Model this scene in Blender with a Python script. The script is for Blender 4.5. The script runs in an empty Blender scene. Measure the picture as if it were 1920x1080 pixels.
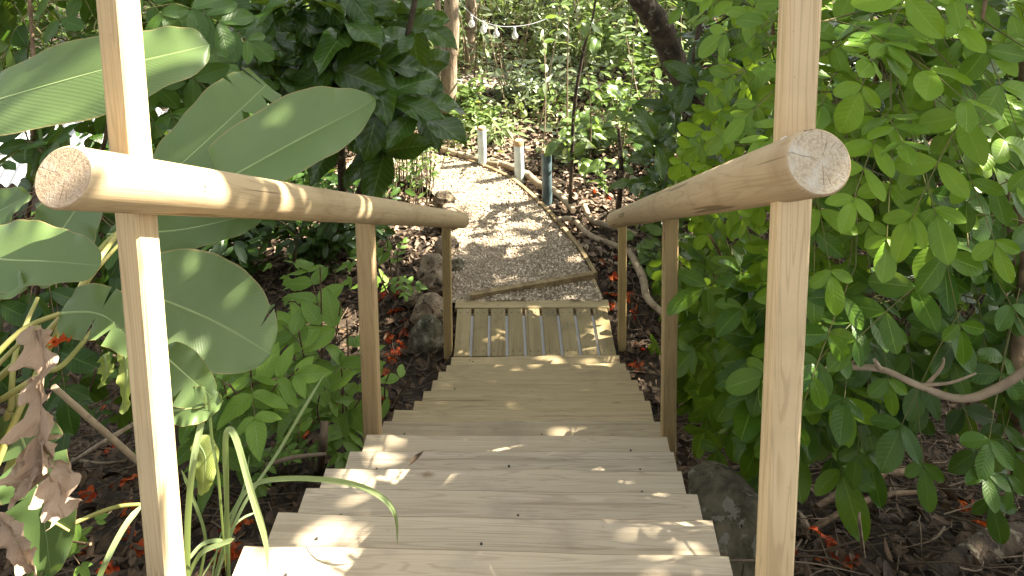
import bpy, math
import numpy as np
from mathutils import Matrix, Vector

SC = bpy.context.scene
COL = SC.collection
rng = np.random.default_rng(7)
R = math.radians

# ------------------------------------------------------------------ camera
CAM = np.array([0.2157, -5.3723, 4.1201])
YAW, PITCH, ROLL = -0.0579, 0.1413, -0.0201
FPX, CYP = 1500.8, -166.9
_F = np.array([math.sin(YAW)*math.cos(PITCH), math.cos(YAW)*math.cos(PITCH), -math.sin(PITCH)])
_r = np.array([math.cos(YAW), -math.sin(YAW), 0.0])
_u = np.cross(_r, _F)
_R = _r*math.cos(ROLL) + _u*math.sin(ROLL)
_U = _u*math.cos(ROLL) - _r*math.sin(ROLL)
cd = bpy.data.cameras.new('camera')
cam = bpy.data.objects.new('camera', cd)
COL.objects.link(cam)
m = Matrix.Identity(4)
for i in range(3):
    m[i][0], m[i][1], m[i][2], m[i][3] = _R[i], _U[i], -_F[i], CAM[i]
cam.matrix_world = m
cd.sensor_fit = 'HORIZONTAL'
cd.sensor_width = 36.0
cd.lens = FPX/1920*36.0
cd.shift_y = (CYP-540)/1920
cd.clip_start = 0.05
cd.clip_end = 1000
SC.camera = cam

# ------------------------------------------------------------------ light
SUN = np.array([0.70, 0.20, 0.70]); SUN /= np.linalg.norm(SUN)
sun_el = math.asin(SUN[2]); sun_az = math.atan2(SUN[0], SUN[1])
w = bpy.data.worlds.new('World'); SC.world = w; w.use_nodes = True
nt = w.node_tree; nt.nodes.clear()
sky = nt.nodes.new('ShaderNodeTexSky'); sky.sky_type = 'NISHITA'; sky.sun_disc = False
sky.sun_elevation = sun_el; sky.sun_rotation = sun_az
sky.air_density = 1.0; sky.dust_density = 3.0; sky.ozone_density = 0.6
hs = nt.nodes.new('ShaderNodeHueSaturation'); hs.inputs['Saturation'].default_value = 0.25
bgd = nt.nodes.new('ShaderNodeBackground'); bgd.inputs['Strength'].default_value = 0.074
wo = nt.nodes.new('ShaderNodeOutputWorld')
nt.links.new(sky.outputs[0], hs.inputs['Color']); nt.links.new(hs.outputs[0], bgd.inputs[0]); nt.links.new(bgd.outputs[0], wo.inputs[0])
sl = bpy.data.lights.new('sun', 'SUN'); sl.energy = 5.0; sl.angle = R(0.42); sl.color = (1.0, 0.92, 0.78)
so = bpy.data.objects.new('sun', sl); COL.objects.link(so)
so.rotation_euler = Vector(SUN.tolist()).to_track_quat('Z', 'Y').to_euler()
so.location = (SUN*30).tolist()
SC.view_settings.view_transform = 'Standard'; SC.view_settings.look = 'None'
SC.view_settings.gamma = 1.0; SC.view_settings.exposure = 2.5
SC.render.engine = 'CYCLES'
SC.cycles.use_denoising = True
SC.cycles.max_bounces = 8; SC.cycles.diffuse_bounces = 4; SC.cycles.transmission_bounces = 6
SC.cycles.sample_clamp_indirect = 6

# ------------------------------------------------------------------ helpers
def ray(px, py): return _F + _R*(px-960)/FPX + _U*(CYP-py)/FPX
def P(px, py, d): return CAM + ray(px, py)*d
def Pz(px, py, z):
    r = ray(px, py); return CAM + r*((z-CAM[2])/r[2])
def Py(px, py, y):
    r = ray(px, py); return CAM + r*((y-CAM[1])/r[1])
def nrm(v):
    v = np.asarray(v, float); return v/np.maximum(np.linalg.norm(v, axis=-1, keepdims=True), 1e-9)
def sstep(a, b, x):
    t = np.clip((x-a)/(b-a), 0, 1); return t*t*(3-2*t)
def ground_z(x, y):
    x = np.asarray(x, float); y = np.asarray(y, float)
    s = -y*0.61 - 0.40
    base = -0.07
    k = 0.12
    z = base + k*np.log1p(np.exp((s-base)/k))
    z = np.where(z > 2.55, 2.55 + 0.0*(z), z)
    z = z + 0.03*np.sin(2.3*x+1.3*y)*np.sin(1.7*y-x) + 0.015*np.sin(6.1*x)*np.sin(5.3*y)*1.0
    far = sstep(3, 20, y)
    z = z + far*0.35*np.sin(0.35*x+1)*np.sin(0.3*y)
    return z
def Pg(px, py):
    r = ray(px, py); t0 = 0.5
    for t in np.arange(0.5, 80, 0.02):
        q = CAM + r*t
        if q[2] < ground_z(q[0], q[1]): return q
    return q

class MB:
    def __init__(s): s.v=[]; s.f=[]; s.t=[]; s.uv=[]; s.mi=[]; s.n=0; s.smooth=[]
    def add(s, v, f, tint=0.5, uv=None, mi=0, smooth=True):
        v = np.asarray(v, float).reshape(-1, 3); f = np.asarray(f, np.int64)
        s.v.append(v); s.f.append(f + s.n); s.n += len(v)
        t = np.full(len(v), tint, float) if np.isscalar(tint) else np.asarray(tint, float)
        s.t.append(t); s.uv.append(np.zeros((len(v), 2)) if uv is None else np.asarray(uv, float))
        s.mi.append(np.full(len(f), mi)); s.smooth.append(np.full(len(f), smooth))
    def build(s, name, mats, parent=None, loc=None, kind=None):
        org = np.zeros(3)
        if parent is not None: org = np.array(parent['_o'])
        v = np.concatenate(s.v)
        me = bpy.data.meshes.new(name)
        off = org if loc is None else np.asarray(loc, float)
        vv = v - off
        loops = np.concatenate([f.reshape(-1) for f in s.f]); tot = np.concatenate([np.full(len(f), f.shape[1]) for f in s.f])
        me.vertices.add(len(vv)); me.vertices.foreach_set('co', vv.astype(np.float32).reshape(-1))
        me.loops.add(len(loops)); me.loops.foreach_set('vertex_index', loops.astype(np.int32))
        me.polygons.add(len(tot)); st = np.concatenate([[0], np.cumsum(tot)[:-1]])
        me.polygons.foreach_set('loop_start', st.astype(np.int32)); me.polygons.foreach_set('loop_total', tot.astype(np.int32))
        me.polygons.foreach_set('material_index', np.concatenate(s.mi).astype(np.int32))
        me.polygons.foreach_set('use_smooth', np.concatenate(s.smooth).astype(bool))
        uvl = me.uv_layers.new(name='UVMap'); uv = np.concatenate(s.uv)[loops]
        uvl.data.foreach_set('uv', uv.astype(np.float32).reshape(-1))
        at = me.attributes.new('tint', 'FLOAT', 'POINT'); at.data.foreach_set('value', np.concatenate(s.t).astype(np.float32))
        me.update(calc_edges=True); me.validate()
        for mt in (mats if isinstance(mats, (list, tuple)) else [mats]): me.materials.append(mt)
        o = bpy.data.objects.new(name, me); COL.objects.link(o)
        if parent is not None: o.parent = parent
        if loc is not None: o.location = (np.asarray(loc)-org).tolist()
        o['_o'] = [float(q) for q in off]
        if kind: o['kind'] = kind
        return o
def tag(o, label=None, cat=None, group=None, kind=None):
    if label: o['label'] = label
    if cat: o['category'] = cat
    if group: o['group'] = group
    if kind: o['kind'] = kind
    return o
def thing(name, label, cat, loc, group=None):
    o = bpy.data.objects.new(name, None); COL.objects.link(o); o.location = [float(q) for q in loc]
    o['_o'] = [float(q) for q in loc]; o.empty_display_size = 0.1
    return tag(o, label, cat, group)

def spline(pts, n):
    p = np.asarray(pts, float); k = len(p)
    if k == 2: return p[0] + (p[1]-p[0])*np.linspace(0, 1, n)[:, None]
    t = np.linspace(0, k-1-1e-9, n); i = t.astype(int); u = (t-i)[:, None]
    g = lambda j: p[np.clip(j, 0, k-1)]
    p0, p1, p2, p3 = g(i-1), g(i), g(i+1), g(i+2)
    return 0.5*((2*p1)+(-p0+p2)*u+(2*p0-5*p1+4*p2-p3)*u*u+(-p0+3*p1-3*p2+p3)*u**3)
def tube(mb, pts, rad, ns=7, n=None, tint=0.5, caps=True, wob=0.0, mi=0):
    p = np.asarray(pts, float)
    if n: p = spline(p, n)
    k = len(p); r = np.interp(np.linspace(0, 1, k), np.linspace(0, 1, np.size(rad)), np.atleast_1d(rad)) if np.size(rad) != k else np.asarray(rad, float)
    T = nrm(np.gradient(p, axis=0))
    a = np.array([0, 0, 1.0]) if abs(T[0][2]) < 0.9 else np.array([1.0, 0, 0])
    N = np.zeros_like(p); N[0] = nrm(a - T[0]*(a@T[0]))
    for i in range(1, k):
        q = N[i-1]-T[i]*(N[i-1]@T[i]); N[i] = nrm(q)
    B = np.cross(T, N)
    an = np.linspace(0, 2*np.pi, ns, endpoint=False)
    rr = r[:, None]*(1+wob*rng.normal(size=(k, ns)))
    v = p[:, None]+rr[..., None]*(N[:, None]*np.cos(an)[None, :, None]+B[:, None]*np.sin(an)[None, :, None])
    i, j = np.meshgrid(np.arange(k-1), np.arange(ns), indexing='ij'); j2 = (j+1) % ns
    f = np.stack([i*ns+j, i*ns+j2, (i+1)*ns+j2, (i+1)*ns+j], -1).reshape(-1, 4)
    L = np.concatenate([[0], np.cumsum(np.linalg.norm(np.diff(p, axis=0), axis=1))])
    uv = np.stack([np.repeat(L, ns), np.tile(np.arange(ns)/ns, k)], -1)
    mb.add(v.reshape(-1, 3), f, tint, uv, mi)
    if caps:
        for e, s in ((0, -1), (k-1, 1)):
            ring = v[e]; c = ring.mean(0)
            vv = np.vstack([ring, c]); ff = [[q, (q+1) % ns, ns] if s > 0 else [(q+1) % ns, q, ns] for q in range(ns)]
            mb.add(vv, ff, tint, None, mi)
def box(mb, c, ax, ay, az, sx, sy, sz, bev=0.004, tint=0.5, mi=0):
    """bevelled box, centre c, unit axes, full sizes"""
    ax, ay, az = map(np.asarray, (ax, ay, az)); h = np.array([sx, sy, sz])/2; b = min(bev, *(h*0.45))
    vs = []; 
    for sxn in (-1, 1):
        for syn in (-1, 1):
            for szn in (-1, 1):
                s = np.array([sxn, syn, szn])
                for k in range(3):
                    q = h-b; q = q.copy(); q[k] = h[k]; vs.append(s*q)
    vs = np.array(vs); idx = lambda a, bb, cc, k: ((a*2+bb)*2+cc)*3+k
    F = []
    for k in range(3):
        o1, o2 = [q for q in range(3) if q != k]
        for s in (0, 1):
            def I(p, q, kk=k):
                t = [0, 0, 0]; t[k] = s; t[o1] = p; t[o2] = q; return idx(*t, kk)
            F.append([I(0, 0), I(1, 0), I(1, 1), I(0, 1)])
    for k in range(3):   # edges along axis k
        o1, o2 = [q for q in range(3) if q != k]
        for p in (0, 1):
            for q in (0, 1):
                def I(e, kk):
                    t = [0, 0, 0]; t[k] = e; t[o1] = p; t[o2] = q; return idx(*t, kk)
                F.append([I(0, o1), I(1, o1), I(1, o2), I(0, o2)])
    T3 = [[idx(a, bb, cc, 0), idx(a, bb, cc, 1), idx(a, bb, cc, 2)] for a in (0, 1) for bb in (0, 1) for cc in (0, 1)]
    def fix(f):
        p = vs[f]; n = np.cross(p[1]-p[0], p[2]-p[0]); return f if n@p.mean(0) > 0 else f[::-1]
    F = [fix(f) for f in F]; T3 = [fix(f) for f in T3]
    W = np.asarray(c)+vs[:, :1]*ax+vs[:, 1:2]*ay+vs[:, 2:]*az
    if np.dot(np.cross(ax, ay), az) < 0: F = [f[::-1] for f in F]; T3 = [f[::-1] for f in T3]
    n0 = mb.n
    mb.add(W, F, tint, None, mi, False)
    mb.f.append(np.array(T3)+n0); mb.mi.append(np.full(8, mi)); mb.smooth.append(np.full(8, False))
# ---- leaves
def prof_oval(u): return np.maximum(0.015, np.sin(np.pi*np.clip(u, 0, 1)**1.08)**0.62)
def prof_obov(u): return np.maximum(0.015, np.sin(np.pi*np.clip(u, 0, 1)**1.2)**0.60)
def prof_ovate(u): return np.maximum(0.015, np.sin(np.pi*np.clip(u, 0, 1)**0.72)**0.85)
def prof_lance(u): return np.maximum(0.015, np.sin(np.pi*np.clip(u, 0, 1)**0.8)**1.3)
def leaf_tpl(n, mm, width, prof, fold=0.25, droop=0.15, wave=0.0, cup=0.0):
    u = np.linspace(0, 1, n+1); u = .25*u+.75*(.5-.5*np.cos(np.pi*u)); v = np.linspace(-1, 1, mm+1); U, V = np.meshgrid(u, v, indexing='ij')
    W = prof(U)*width/2
    z = fold*np.abs(V)*W - droop*U**2 + wave*np.sin(U*9+np.sign(V)*1.0)*np.abs(V)**2*width*0.3 - cup*(V**2)*W
    vs = np.stack([U, V*W, z], -1).reshape(-1, 3)
    i, j = np.meshgrid(np.arange(n), np.arange(mm), indexing='ij'); k = mm+1
    f = np.stack([i*k+j, (i+1)*k+j, (i+1)*k+j+1, i*k+j+1], -1).reshape(-1, 4)
    return vs, f, np.stack([U, (V+1)/2], -1).reshape(-1, 2)
def place(mb, tpl, pos, X, N, sc, tint, wsc=None, mi=0):
    tv, tf, tuv = tpl; pos = np.asarray(pos, float).reshape(-1, 3); n = len(pos)
    if n == 0: return
    X = nrm(np.broadcast_to(X, pos.shape)); N = np.broadcast_to(N, pos.shape)
    Y = nrm(np.cross(N, X)); N = np.cross(X, Y)
    sc = np.broadcast_to(sc, (n,)); ws = np.ones(n) if wsc is None else np.broadcast_to(wsc, (n,))
    v = pos[:, None]+sc[:, None, None]*(tv[None, :, :1]*X[:, None]+tv[None, :, 1:2]*ws[:, None, None]*Y[:, None]+tv[None, :, 2:]*N[:, None])
    f = (tf[None]+(np.arange(n)*len(tv))[:, None, None]).reshape(-1, tf.shape[1])
    mb.add(v.reshape(-1, 3), f, np.repeat(np.broadcast_to(tint, (n,)), len(tv)), np.tile(tuv, (n, 1)), mi)
def inpoly(px, py, poly):
    poly = np.asarray(poly, float); c = np.zeros(len(px), bool); j = len(poly)-1
    for i in range(len(poly)):
        xi, yi = poly[i]; xj, yj = poly[j]
        with np.errstate(divide='ignore', invalid='ignore'):
            c ^= ((yi > py) != (yj > py)) & (px < (xj-xi)*(py-yi)/(yj-yi+1e-12)+xi)
        j = i
    return c
def sample_poly(poly, n):
    poly = np.asarray(poly, float); lo, hi = poly.min(0), poly.max(0); out = []
    while len(out) < n:
        q = lo+(hi-lo)*rng.random((n*2, 2)); out += list(q[inpoly(q[:, 0], q[:, 1], poly)])
    return np.array(out[:n])

# ------------------------------------------------------------------ materials
def newmat(name):
    mt = bpy.data.materials.new(name); mt.use_nodes = True; t = mt.node_tree; t.nodes.clear()
    return mt, t
class NT:
    def __init__(s, t): s.t = t
    def n(s, typ, **k):
        o = s.t.nodes.new(typ)
        for a, b in k.items(): setattr(o, a, b)
        return o
    def l(s, a, b): s.t.links.new(a, b)
    def math(s, op, a, b=None, clamp=False):
        o = s.n('ShaderNodeMath', operation=op); o.use_clamp = clamp
        for i, q in enumerate((a, b)):
            if q is None: continue
            if isinstance(q, (int, float)): o.inputs[i].default_value = q
            else: s.l(q, o.inputs[i])
        return o.outputs[0]
    def mix(s, fac, a, b, blend='MIX'):
        o = s.n('ShaderNodeMix', data_type='RGBA', blend_type=blend)
        for i, q in ((0, fac), (6, a), (7, b)):
            if isinstance(q, (int, float)): o.inputs[i].default_value = q
            elif isinstance(q, tuple): o.inputs[i].default_value = (*q[:3], 1)
            else: s.l(q, o.inputs[i])
        return o.outputs[2]
    def ramp(s, fac, a, b):
        o = s.n('ShaderNodeMapRange'); o.clamp = True; o.interpolation_type = 'SMOOTHSTEP'
        s.l(fac, o.inputs[0]); o.inputs[1].default_value = a; o.inputs[2].default_value = b
        return o.outputs[0]
    def noise(s, vec, scale, detail=4, rough=0.55, dist=0.0):
        o = s.n('ShaderNodeTexNoise'); o.inputs['Scale'].default_value = scale; o.inputs['Detail'].default_value = detail
        o.inputs['Roughness'].default_value = rough; o.inputs['Distortion'].default_value = dist
        if vec is not None: s.l(vec, o.inputs['Vector'])
        return o.outputs[0]
    def mapping(s, vec, scale=(1, 1, 1), loc=(0, 0, 0)):
        o = s.n('ShaderNodeMapping'); o.inputs['Scale'].default_value = scale; o.inputs['Location'].default_value = loc
        s.l(vec, o.inputs['Vector']); return o.outputs[0]
    def bump(s, h, strength, dist=0.01):
        o = s.n('ShaderNodeBump'); o.inputs['Strength'].default_value = strength; o.inputs['Distance'].default_value = dist
        s.l(h, o.inputs['Height']); return o.outputs[0]
    def out(s, sh): o = s.n('ShaderNodeOutputMaterial'); s.l(sh, o.inputs[0])
    def principled(s, col, rough=0.6, normal=None, spec=0.4):
        o = s.n('ShaderNodeBsdfPrincipled')
        if isinstance(col, tuple): o.inputs['Base Color'].default_value = (*col, 1)
        else: s.l(col, o.inputs['Base Color'])
        if isinstance(rough, (int, float)): o.inputs['Roughness'].default_value = rough
        else: s.l(rough, o.inputs['Roughness'])
        o.inputs['Specular IOR Level'].default_value = spec
        if normal is not None: s.l(normal, o.inputs['Normal'])
        return o.outputs[0]

def leaf_mat(name, dark, light, rib=(0.30, 0.40, 0.14), rough=0.42, trans=0.35, spec=0.45, veins=9, ribw=0.02, ribamt=0.6, vamt=0.25, old=None, tcol=None, bmp=0.35, edge=None):
    mt, t = newmat(name); g = NT(t)
    uv = g.n('ShaderNodeUVMap', uv_map='UVMap').outputs[0]
    sp = g.n('ShaderNodeSeparateXYZ'); g.l(uv, sp.inputs[0]); u, v = sp.outputs[0], sp.outputs[1]
    tn = g.n('ShaderNodeAttribute', attribute_name='tint').outputs['Fac']
    geo = g.n('ShaderNodeNewGeometry')
    no = g.noise(geo.outputs['Position'], 9, 3)
    f = g.math('ADD', tn, g.math('MULTIPLY', g.math('SUBTRACT', no, 0.5), 0.5), True)
    col = g.mix(f, dark, light)
    av = g.math('ABSOLUTE', g.math('SUBTRACT', v, 0.5))
    ph = g.math('FRACT', g.math('SUBTRACT', g.math('MULTIPLY', u, float(veins)), g.math('MULTIPLY', av, veins*0.45)))
    vd = g.math('ABSOLUTE', g.math('SUBTRACT', ph, 0.5))
    vein = g.math('SUBTRACT', 1.0, g.ramp(vd, 0.02, 0.14))
    col = g.mix(g.math('MULTIPLY', vein, vamt), col, rib)
    mid = g.math('SUBTRACT', 1.0, g.ramp(av, ribw*0.5, ribw*1.5))
    col = g.mix(g.math('MULTIPLY', mid, ribamt), col, rib)
    if old is not None:
        sel = g.ramp(tn, 0.965, 0.975); col = g.mix(sel, col, old)
    if edge is not None:
        ed = g.math('ADD', av, g.math('MULTIPLY', g.noise(geo.outputs['Position'], 25, 3), 0.03)); col = g.mix(g.ramp(ed, 0.497, 0.512), col, edge)
    # specks and insect wear
    spk = g.ramp(g.noise(geo.outputs['Position'], 70, 2), 0.70, 0.76)
    col = g.mix(g.math('MULTIPLY', spk, 0.35), col, (0.12, 0.10, 0.04))
    hgt = g.math('ADD', g.math('MULTIPLY', vd, 1.0), g.math('MULTIPLY', g.ramp(av, 0, 0.06), 0.6))
    bp = g.bump(hgt, bmp, 0.004)
    pr = g.principled(col, rough, bp, spec)
    tr = g.n('ShaderNodeBsdfTranslucent')
    tc = g.mix(0.5, col, tcol or (0.30, 0.42, 0.03)); g.l(tc, tr.inputs[0])
    mx = g.n('ShaderNodeMixShader'); mx.inputs[0].default_value = trans
    g.l(pr, mx.inputs[1]); g.l(tr.outputs[0], mx.inputs[2]); g.out(mx.outputs[0]); return mt

def wood_mat(name, axis, light, dark, knot=(0.16, 0.085, 0.035), stain=0.3, grain=26, knots=True, rough=0.65, stretch=1.3, weather=None, ring=0.14, lines=0.3, line_c=(0.27, 0.18, 0.09), checks=.4):
    mt, t = newmat(name); g = NT(t)
    oc = g.n('ShaderNodeTexCoord').outputs['Object']
    oi = g.n('ShaderNodeObjectInfo')
    ofs = g.n('ShaderNodeCombineXYZ'); 
    for i in range(3): g.l(g.math('MULTIPLY', oi.outputs['Random'], 13.0+7*i), ofs.inputs[i])
    va = g.n('ShaderNodeVectorMath', operation='ADD'); g.l(oc, va.inputs[0]); g.l(ofs.outputs[0], va.inputs[1]); vec = va.outputs[0]
    sc = [grain]*3; sc[axis] = stretch
    sv = g.mapping(vec, tuple(sc))
    n1 = g.noise(sv, 1.0, 6, 0.6, 0.4)
    sc2 = [grain*2.5]*3; sc2[axis] = stretch*2
    n2 = g.noise(g.mapping(vec, tuple(sc2)), 1.0, 3, 0.6)
    sc3 = [7.0]*3; sc3[axis] = 0.7
    wv = g.n('ShaderNodeTexWave', wave_type='RINGS'); wv.inputs['Scale'].default_value = 1.4; wv.inputs['Distortion'].default_value = 3.5; wv.inputs['Detail'].default_value = 2
    g.l(g.mapping(vec, tuple(sc3)), wv.inputs['Vector'])
    fac = g.math('ADD', g.math('MULTIPLY', n1, 0.6), g.math('MULTIPLY', g.ramp(wv.outputs['Fac'], 0.0, 1.0), ring))
    col = g.mix(g.ramp(fac, 0.12, 0.72), dark, light)
    col = g.mix(g.math('MULTIPLY', g.ramp(n2, 0.58, 0.75), 0.25), col, dark)
    sl = [26.0]*3; sl[axis] = 1.1
    lw = g.n('ShaderNodeTexNoise'); lw.inputs['Scale'].default_value = 1.0; lw.inputs['Detail'].default_value = 1.5; lw.inputs['Distortion'].default_value = 0.8
    g.l(g.mapping(vec, tuple(sl)), lw.inputs['Vector'])
    ln = g.math('ABSOLUTE', g.math('SUBTRACT', g.math('FRACT', g.math('MULTIPLY', lw.outputs[0], 9.0)), 0.5))
    col = g.mix(g.math('MULTIPLY', g.math('SUBTRACT', 1.0, g.ramp(ln, 0.03, 0.22)), lines), col, line_c)
    big = g.noise(vec, 3.0, 5, 0.6)
    st = weather or (0.24, 0.19, 0.11)
    col = g.mix(g.math('MULTIPLY', g.ramp(big, 0.5, 0.72), stain), col, st)
    if knots:
        sk = [8.0]*3; sk[axis] = 3.4; sk[2 if axis != 2 else 1] = 0.9
        vo = g.n('ShaderNodeTexVoronoi'); vo.inputs['Scale'].default_value = 1.0; g.l(g.mapping(vec, tuple(sk)), vo.inputs['Vector'])
        kd = g.math('ADD', vo.outputs['Distance'], g.math('MULTIPLY', g.math('SUBTRACT', g.noise(vec, 40, 2), 0.5), 0.12))
        sel = g.math('GREATER_THAN', g.n('ShaderNodeSeparateColor').outputs[0], 0.5)
        scn = g.n('ShaderNodeSeparateColor'); g.l(vo.outputs['Color'], scn.inputs[0])
        sel = g.ramp(scn.outputs[0], 0.70, 0.72)
        kk = g.math('MULTIPLY', g.math('SUBTRACT', 1.0, g.ramp(kd, 0.03, 0.17)), sel)
        col = g.mix(g.math('MULTIPLY', kk, 0.75), col, knot)
    col = g.mix(1.0, col, oi.outputs['Color'], 'MULTIPLY')
    s5 = [42.0]*3; s5[axis] = 0.8
    ck = g.ramp(g.noise(g.mapping(vec, tuple(s5), (3, 5, 7)), 1.0, 2, 0.5), 0.645, 0.685)
    col = g.mix(g.math('MULTIPLY', ck, checks), col, (0.13, 0.085, 0.045))
    gr = g.ramp(g.noise(vec, 85, 3, 0.6), 0.68, 0.74); col = g.mix(g.math('MULTIPLY', gr, 0.35), col, (0.17, 0.12, 0.07))
    bp = g.bump(g.math('SUBTRACT', g.math('ADD', n1, g.math('MULTIPLY', n2, 0.6)), g.math('MULTIPLY', ck, 1.5)), 0.4, 0.003)
    g.out(g.principled(col, rough, bp, 0.3)); return mt

def plain_mat(name, a, b, scale=8, rough=0.8, bump=0.4, dist=0.01, c=None, cs=20, cth=(0.55, 0.65), coord='Object', spec=0.3, tint=False, stretch=None):
    mt, t = newmat(name); g = NT(t)
    vec = g.n('ShaderNodeTexCoord').outputs['Object'] if coord == 'Object' else g.n('ShaderNodeNewGeometry').outputs['Position']
    if stretch: vec = g.mapping(vec, stretch)
    n1 = g.noise(vec, scale, 6, 0.6)
    f = g.ramp(n1, 0.3, 0.7)
    if tint:
        tn = g.n('ShaderNodeAttribute', attribute_name='tint').outputs['Fac']
        f = g.math('ADD', g.math('MULTIPLY', f, 0.35), g.math('MULTIPLY', tn, 0.75), True)
    col = g.mix(f, a, b)
    if c: col = g.mix(g.ramp(g.noise(vec, cs, 4, 0.6), *cth), col, c)
    bp = g.bump(g.noise(vec, scale*4, 5, 0.65), bump, dist)
    g.out(g.principled(col, rough, bp, spec)); return mt

M = {}
M['tread'] = wood_mat('tread_wood', 0, (0.585, 0.50, 0.362), (0.468, 0.385, 0.255), stain=0.62, weather=(0.33, 0.275, 0.20), grain=55, ring=.08, stretch=1.0, lines=.36, line_c=(0.27, 0.20, 0.13), checks=.3)
M['tread_edge'] = wood_mat('tread_edge_shade', 0, (0.40, 0.32, 0.21), (0.22, 0.165, 0.10), stain=0.5)  # darker front edge paints the thin shade line between treads
M['post'] = wood_mat('post_wood', 2, (0.72, 0.565, 0.34), (0.60, 0.445, 0.235), stain=0.2, grain=30, stretch=0.8, ring=.2)
M['rail'] = wood_mat('rail_wood', 0, (0.58, 0.47, 0.30), (0.46, 0.355, 0.205), stain=0.6, grain=30, stretch=0.9, ring=.06, checks=.75, weather=(0.33, 0.225, 0.125))
M['deckw'] = wood_mat('deck_wood', 1, (0.42, 0.345, 0.19), (0.24, 0.185, 0.085), stain=0.6, weather=(0.13, 0.10, 0.05))
def endgrain(name, c1, c2, crack):
    mt, t = newmat(name); g = NT(t)
    oc = g.n('ShaderNodeTexCoord').outputs['Object']
    sp = g.n('ShaderNodeSeparateXYZ'); g.l(oc, sp.inputs[0]); y = g.math('ADD', sp.outputs[1], .006); z = g.math('ADD', sp.outputs[2], -.004)
    r = g.math('SQRT', g.math('ADD', g.math('MULTIPLY', y, y), g.math('MULTIPLY', z, z)))
    wob = g.math('MULTIPLY', g.math('SUBTRACT', g.noise(oc, 35, 2), .5), .012)
    ring = g.math('ABSOLUTE', g.math('SUBTRACT', g.math('FRACT', g.math('MULTIPLY', g.math('ADD', r, wob), 150.0)), .5))
    an = g.n('ShaderNodeMath', operation='ARCTAN2'); g.l(y, an.inputs[0]); g.l(z, an.inputs[1])
    cv = g.n('ShaderNodeCombineXYZ'); g.l(g.math('MULTIPLY', an.outputs[0], 6.0), cv.inputs[0]); g.l(g.math('MULTIPLY', r, 9.0), cv.inputs[1])
    cr = g.ramp(g.noise(cv.outputs[0], 1.0, 3, .6), .60, .66)
    n = g.noise(oc, 150, 4, .7); n2 = g.noise(oc, 38, 5, .65)
    col = g.mix(g.math('MULTIPLY', g.ramp(ring, .1, .45), .35), c1, c2)
    col = g.mix(g.math('MULTIPLY', g.ramp(n, .42, .68), .55), col, (0.22, 0.14, 0.08))
    col = g.mix(g.math('MULTIPLY', g.ramp(n2, .48, .66), .6), col, crack)
    col = g.mix(g.math('MULTIPLY', cr, .5), col, (0.16, 0.10, 0.06))
    g.out(g.principled(col, .85, g.bump(g.math('ADD', n, g.math('MULTIPLY', cr, -.6)), .7, .004), .2)); return mt
M['end_brown'] = endgrain('brown_end_grain', (0.50, 0.38, 0.25), (0.36, 0.255, 0.15), (0.55, 0.45, 0.33))
M['end_grey'] = endgrain('grey_end_grain', (0.54, 0.455, 0.32), (0.43, 0.345, 0.22), (0.60, 0.555, 0.46))
M['bolt'] = plain_mat('galvanised_bolt', (0.55, 0.54, 0.52), (0.75, 0.74, 0.72), 60, 0.35, 0.2, 0.002)
M['screw'] = plain_mat('screw_metal', (0.03, 0.028, 0.026), (0.07, 0.06, 0.05), 40, 0.5, 0.1)
M['white'] = plain_mat('white_liner', (0.75, 0.74, 0.72), (0.82, 0.81, 0.8), 12, 0.7, 0.1)
M['soil'] = plain_mat('forest_floor', (0.020, 0.014, 0.009), (0.060, 0.042, 0.026), 3.5, 0.95, 1.0, 0.03, (0.12, 0.085, 0.055), 14, (0.56, 0.70), 'Position')
M['litter'] = plain_mat('dry_leaf', (0.024, 0.016, 0.010), (0.185, 0.118, 0.066), 30, 0.75, 0.4, 0.004, tint=True)
M['litter_sunlit'] = plain_mat('sunlit_dry_leaf', (0.085, 0.052, 0.032), (0.42, 0.31, 0.215), 30, 0.75, 0.4, 0.004, tint=True)  # paler litter copy, sunlight of the clearing put into its colour
M['twig'] = plain_mat('twig_bark', (0.045, 0.031, 0.02), (0.24, 0.18, 0.115), 25, 0.85, 0.5, 0.003, tint=True)
M['bark_pale'] = plain_mat('pale_bark', (0.16, 0.115, 0.075), (0.36, 0.28, 0.19), 7, 0.9, 0.8, 0.02, (0.10, 0.08, 0.05), 12, (0.56, 0.68), stretch=(1, 1, 0.3))
M['bark_dark'] = plain_mat('mottled_bark', (0.030, 0.022, 0.016), (0.11, 0.08, 0.05), 9, 0.9, 0.9, 0.02, (0.22, 0.19, 0.13), 11, (0.58, 0.66))
M['stem'] = plain_mat('green_stem', (0.09, 0.12, 0.03), (0.21, 0.17, 0.06), 10, 0.6, 0.2, 0.003)
M['branch'] = plain_mat('brown_branch', (0.10, 0.065, 0.035), (0.25, 0.17, 0.095), 14, 0.8, 0.5, 0.004)
M['stick'] = plain_mat('dead_stick', (0.22, 0.165, 0.105), (0.42, 0.33, 0.22), 10, 0.85, 0.5, 0.005, (0.10, 0.07, 0.05), 9, (0.6, 0.7))
M['rock'] = plain_mat('rock_stone', (0.18, 0.13, 0.085), (0.46, 0.36, 0.24), 9, 0.95, 1.0, 0.04, (0.05, 0.04, 0.025), 15, (0.55, 0.66))
M['rock_moss'] = plain_mat('mossy_stone', (0.05, 0.05, 0.03), (0.24, 0.205, 0.13), 9, 0.95, 1.0, 0.04, (0.30, 0.28, 0.22), 13, (0.56, 0.62))
M['gravel'] = plain_mat('gravel', (0.30, 0.23, 0.155), (0.62, 0.505, 0.36), 60, 0.95, 1.0, 0.02, (0.08, 0.055, 0.035), 90, (0.55, 0.68), 'Position')
M['pebble'] = plain_mat('pebbles', (0.27, 0.212, 0.148), (0.80, 0.685, 0.525), 40, 0.9, 0.3, 0.003, tint=True)
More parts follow.
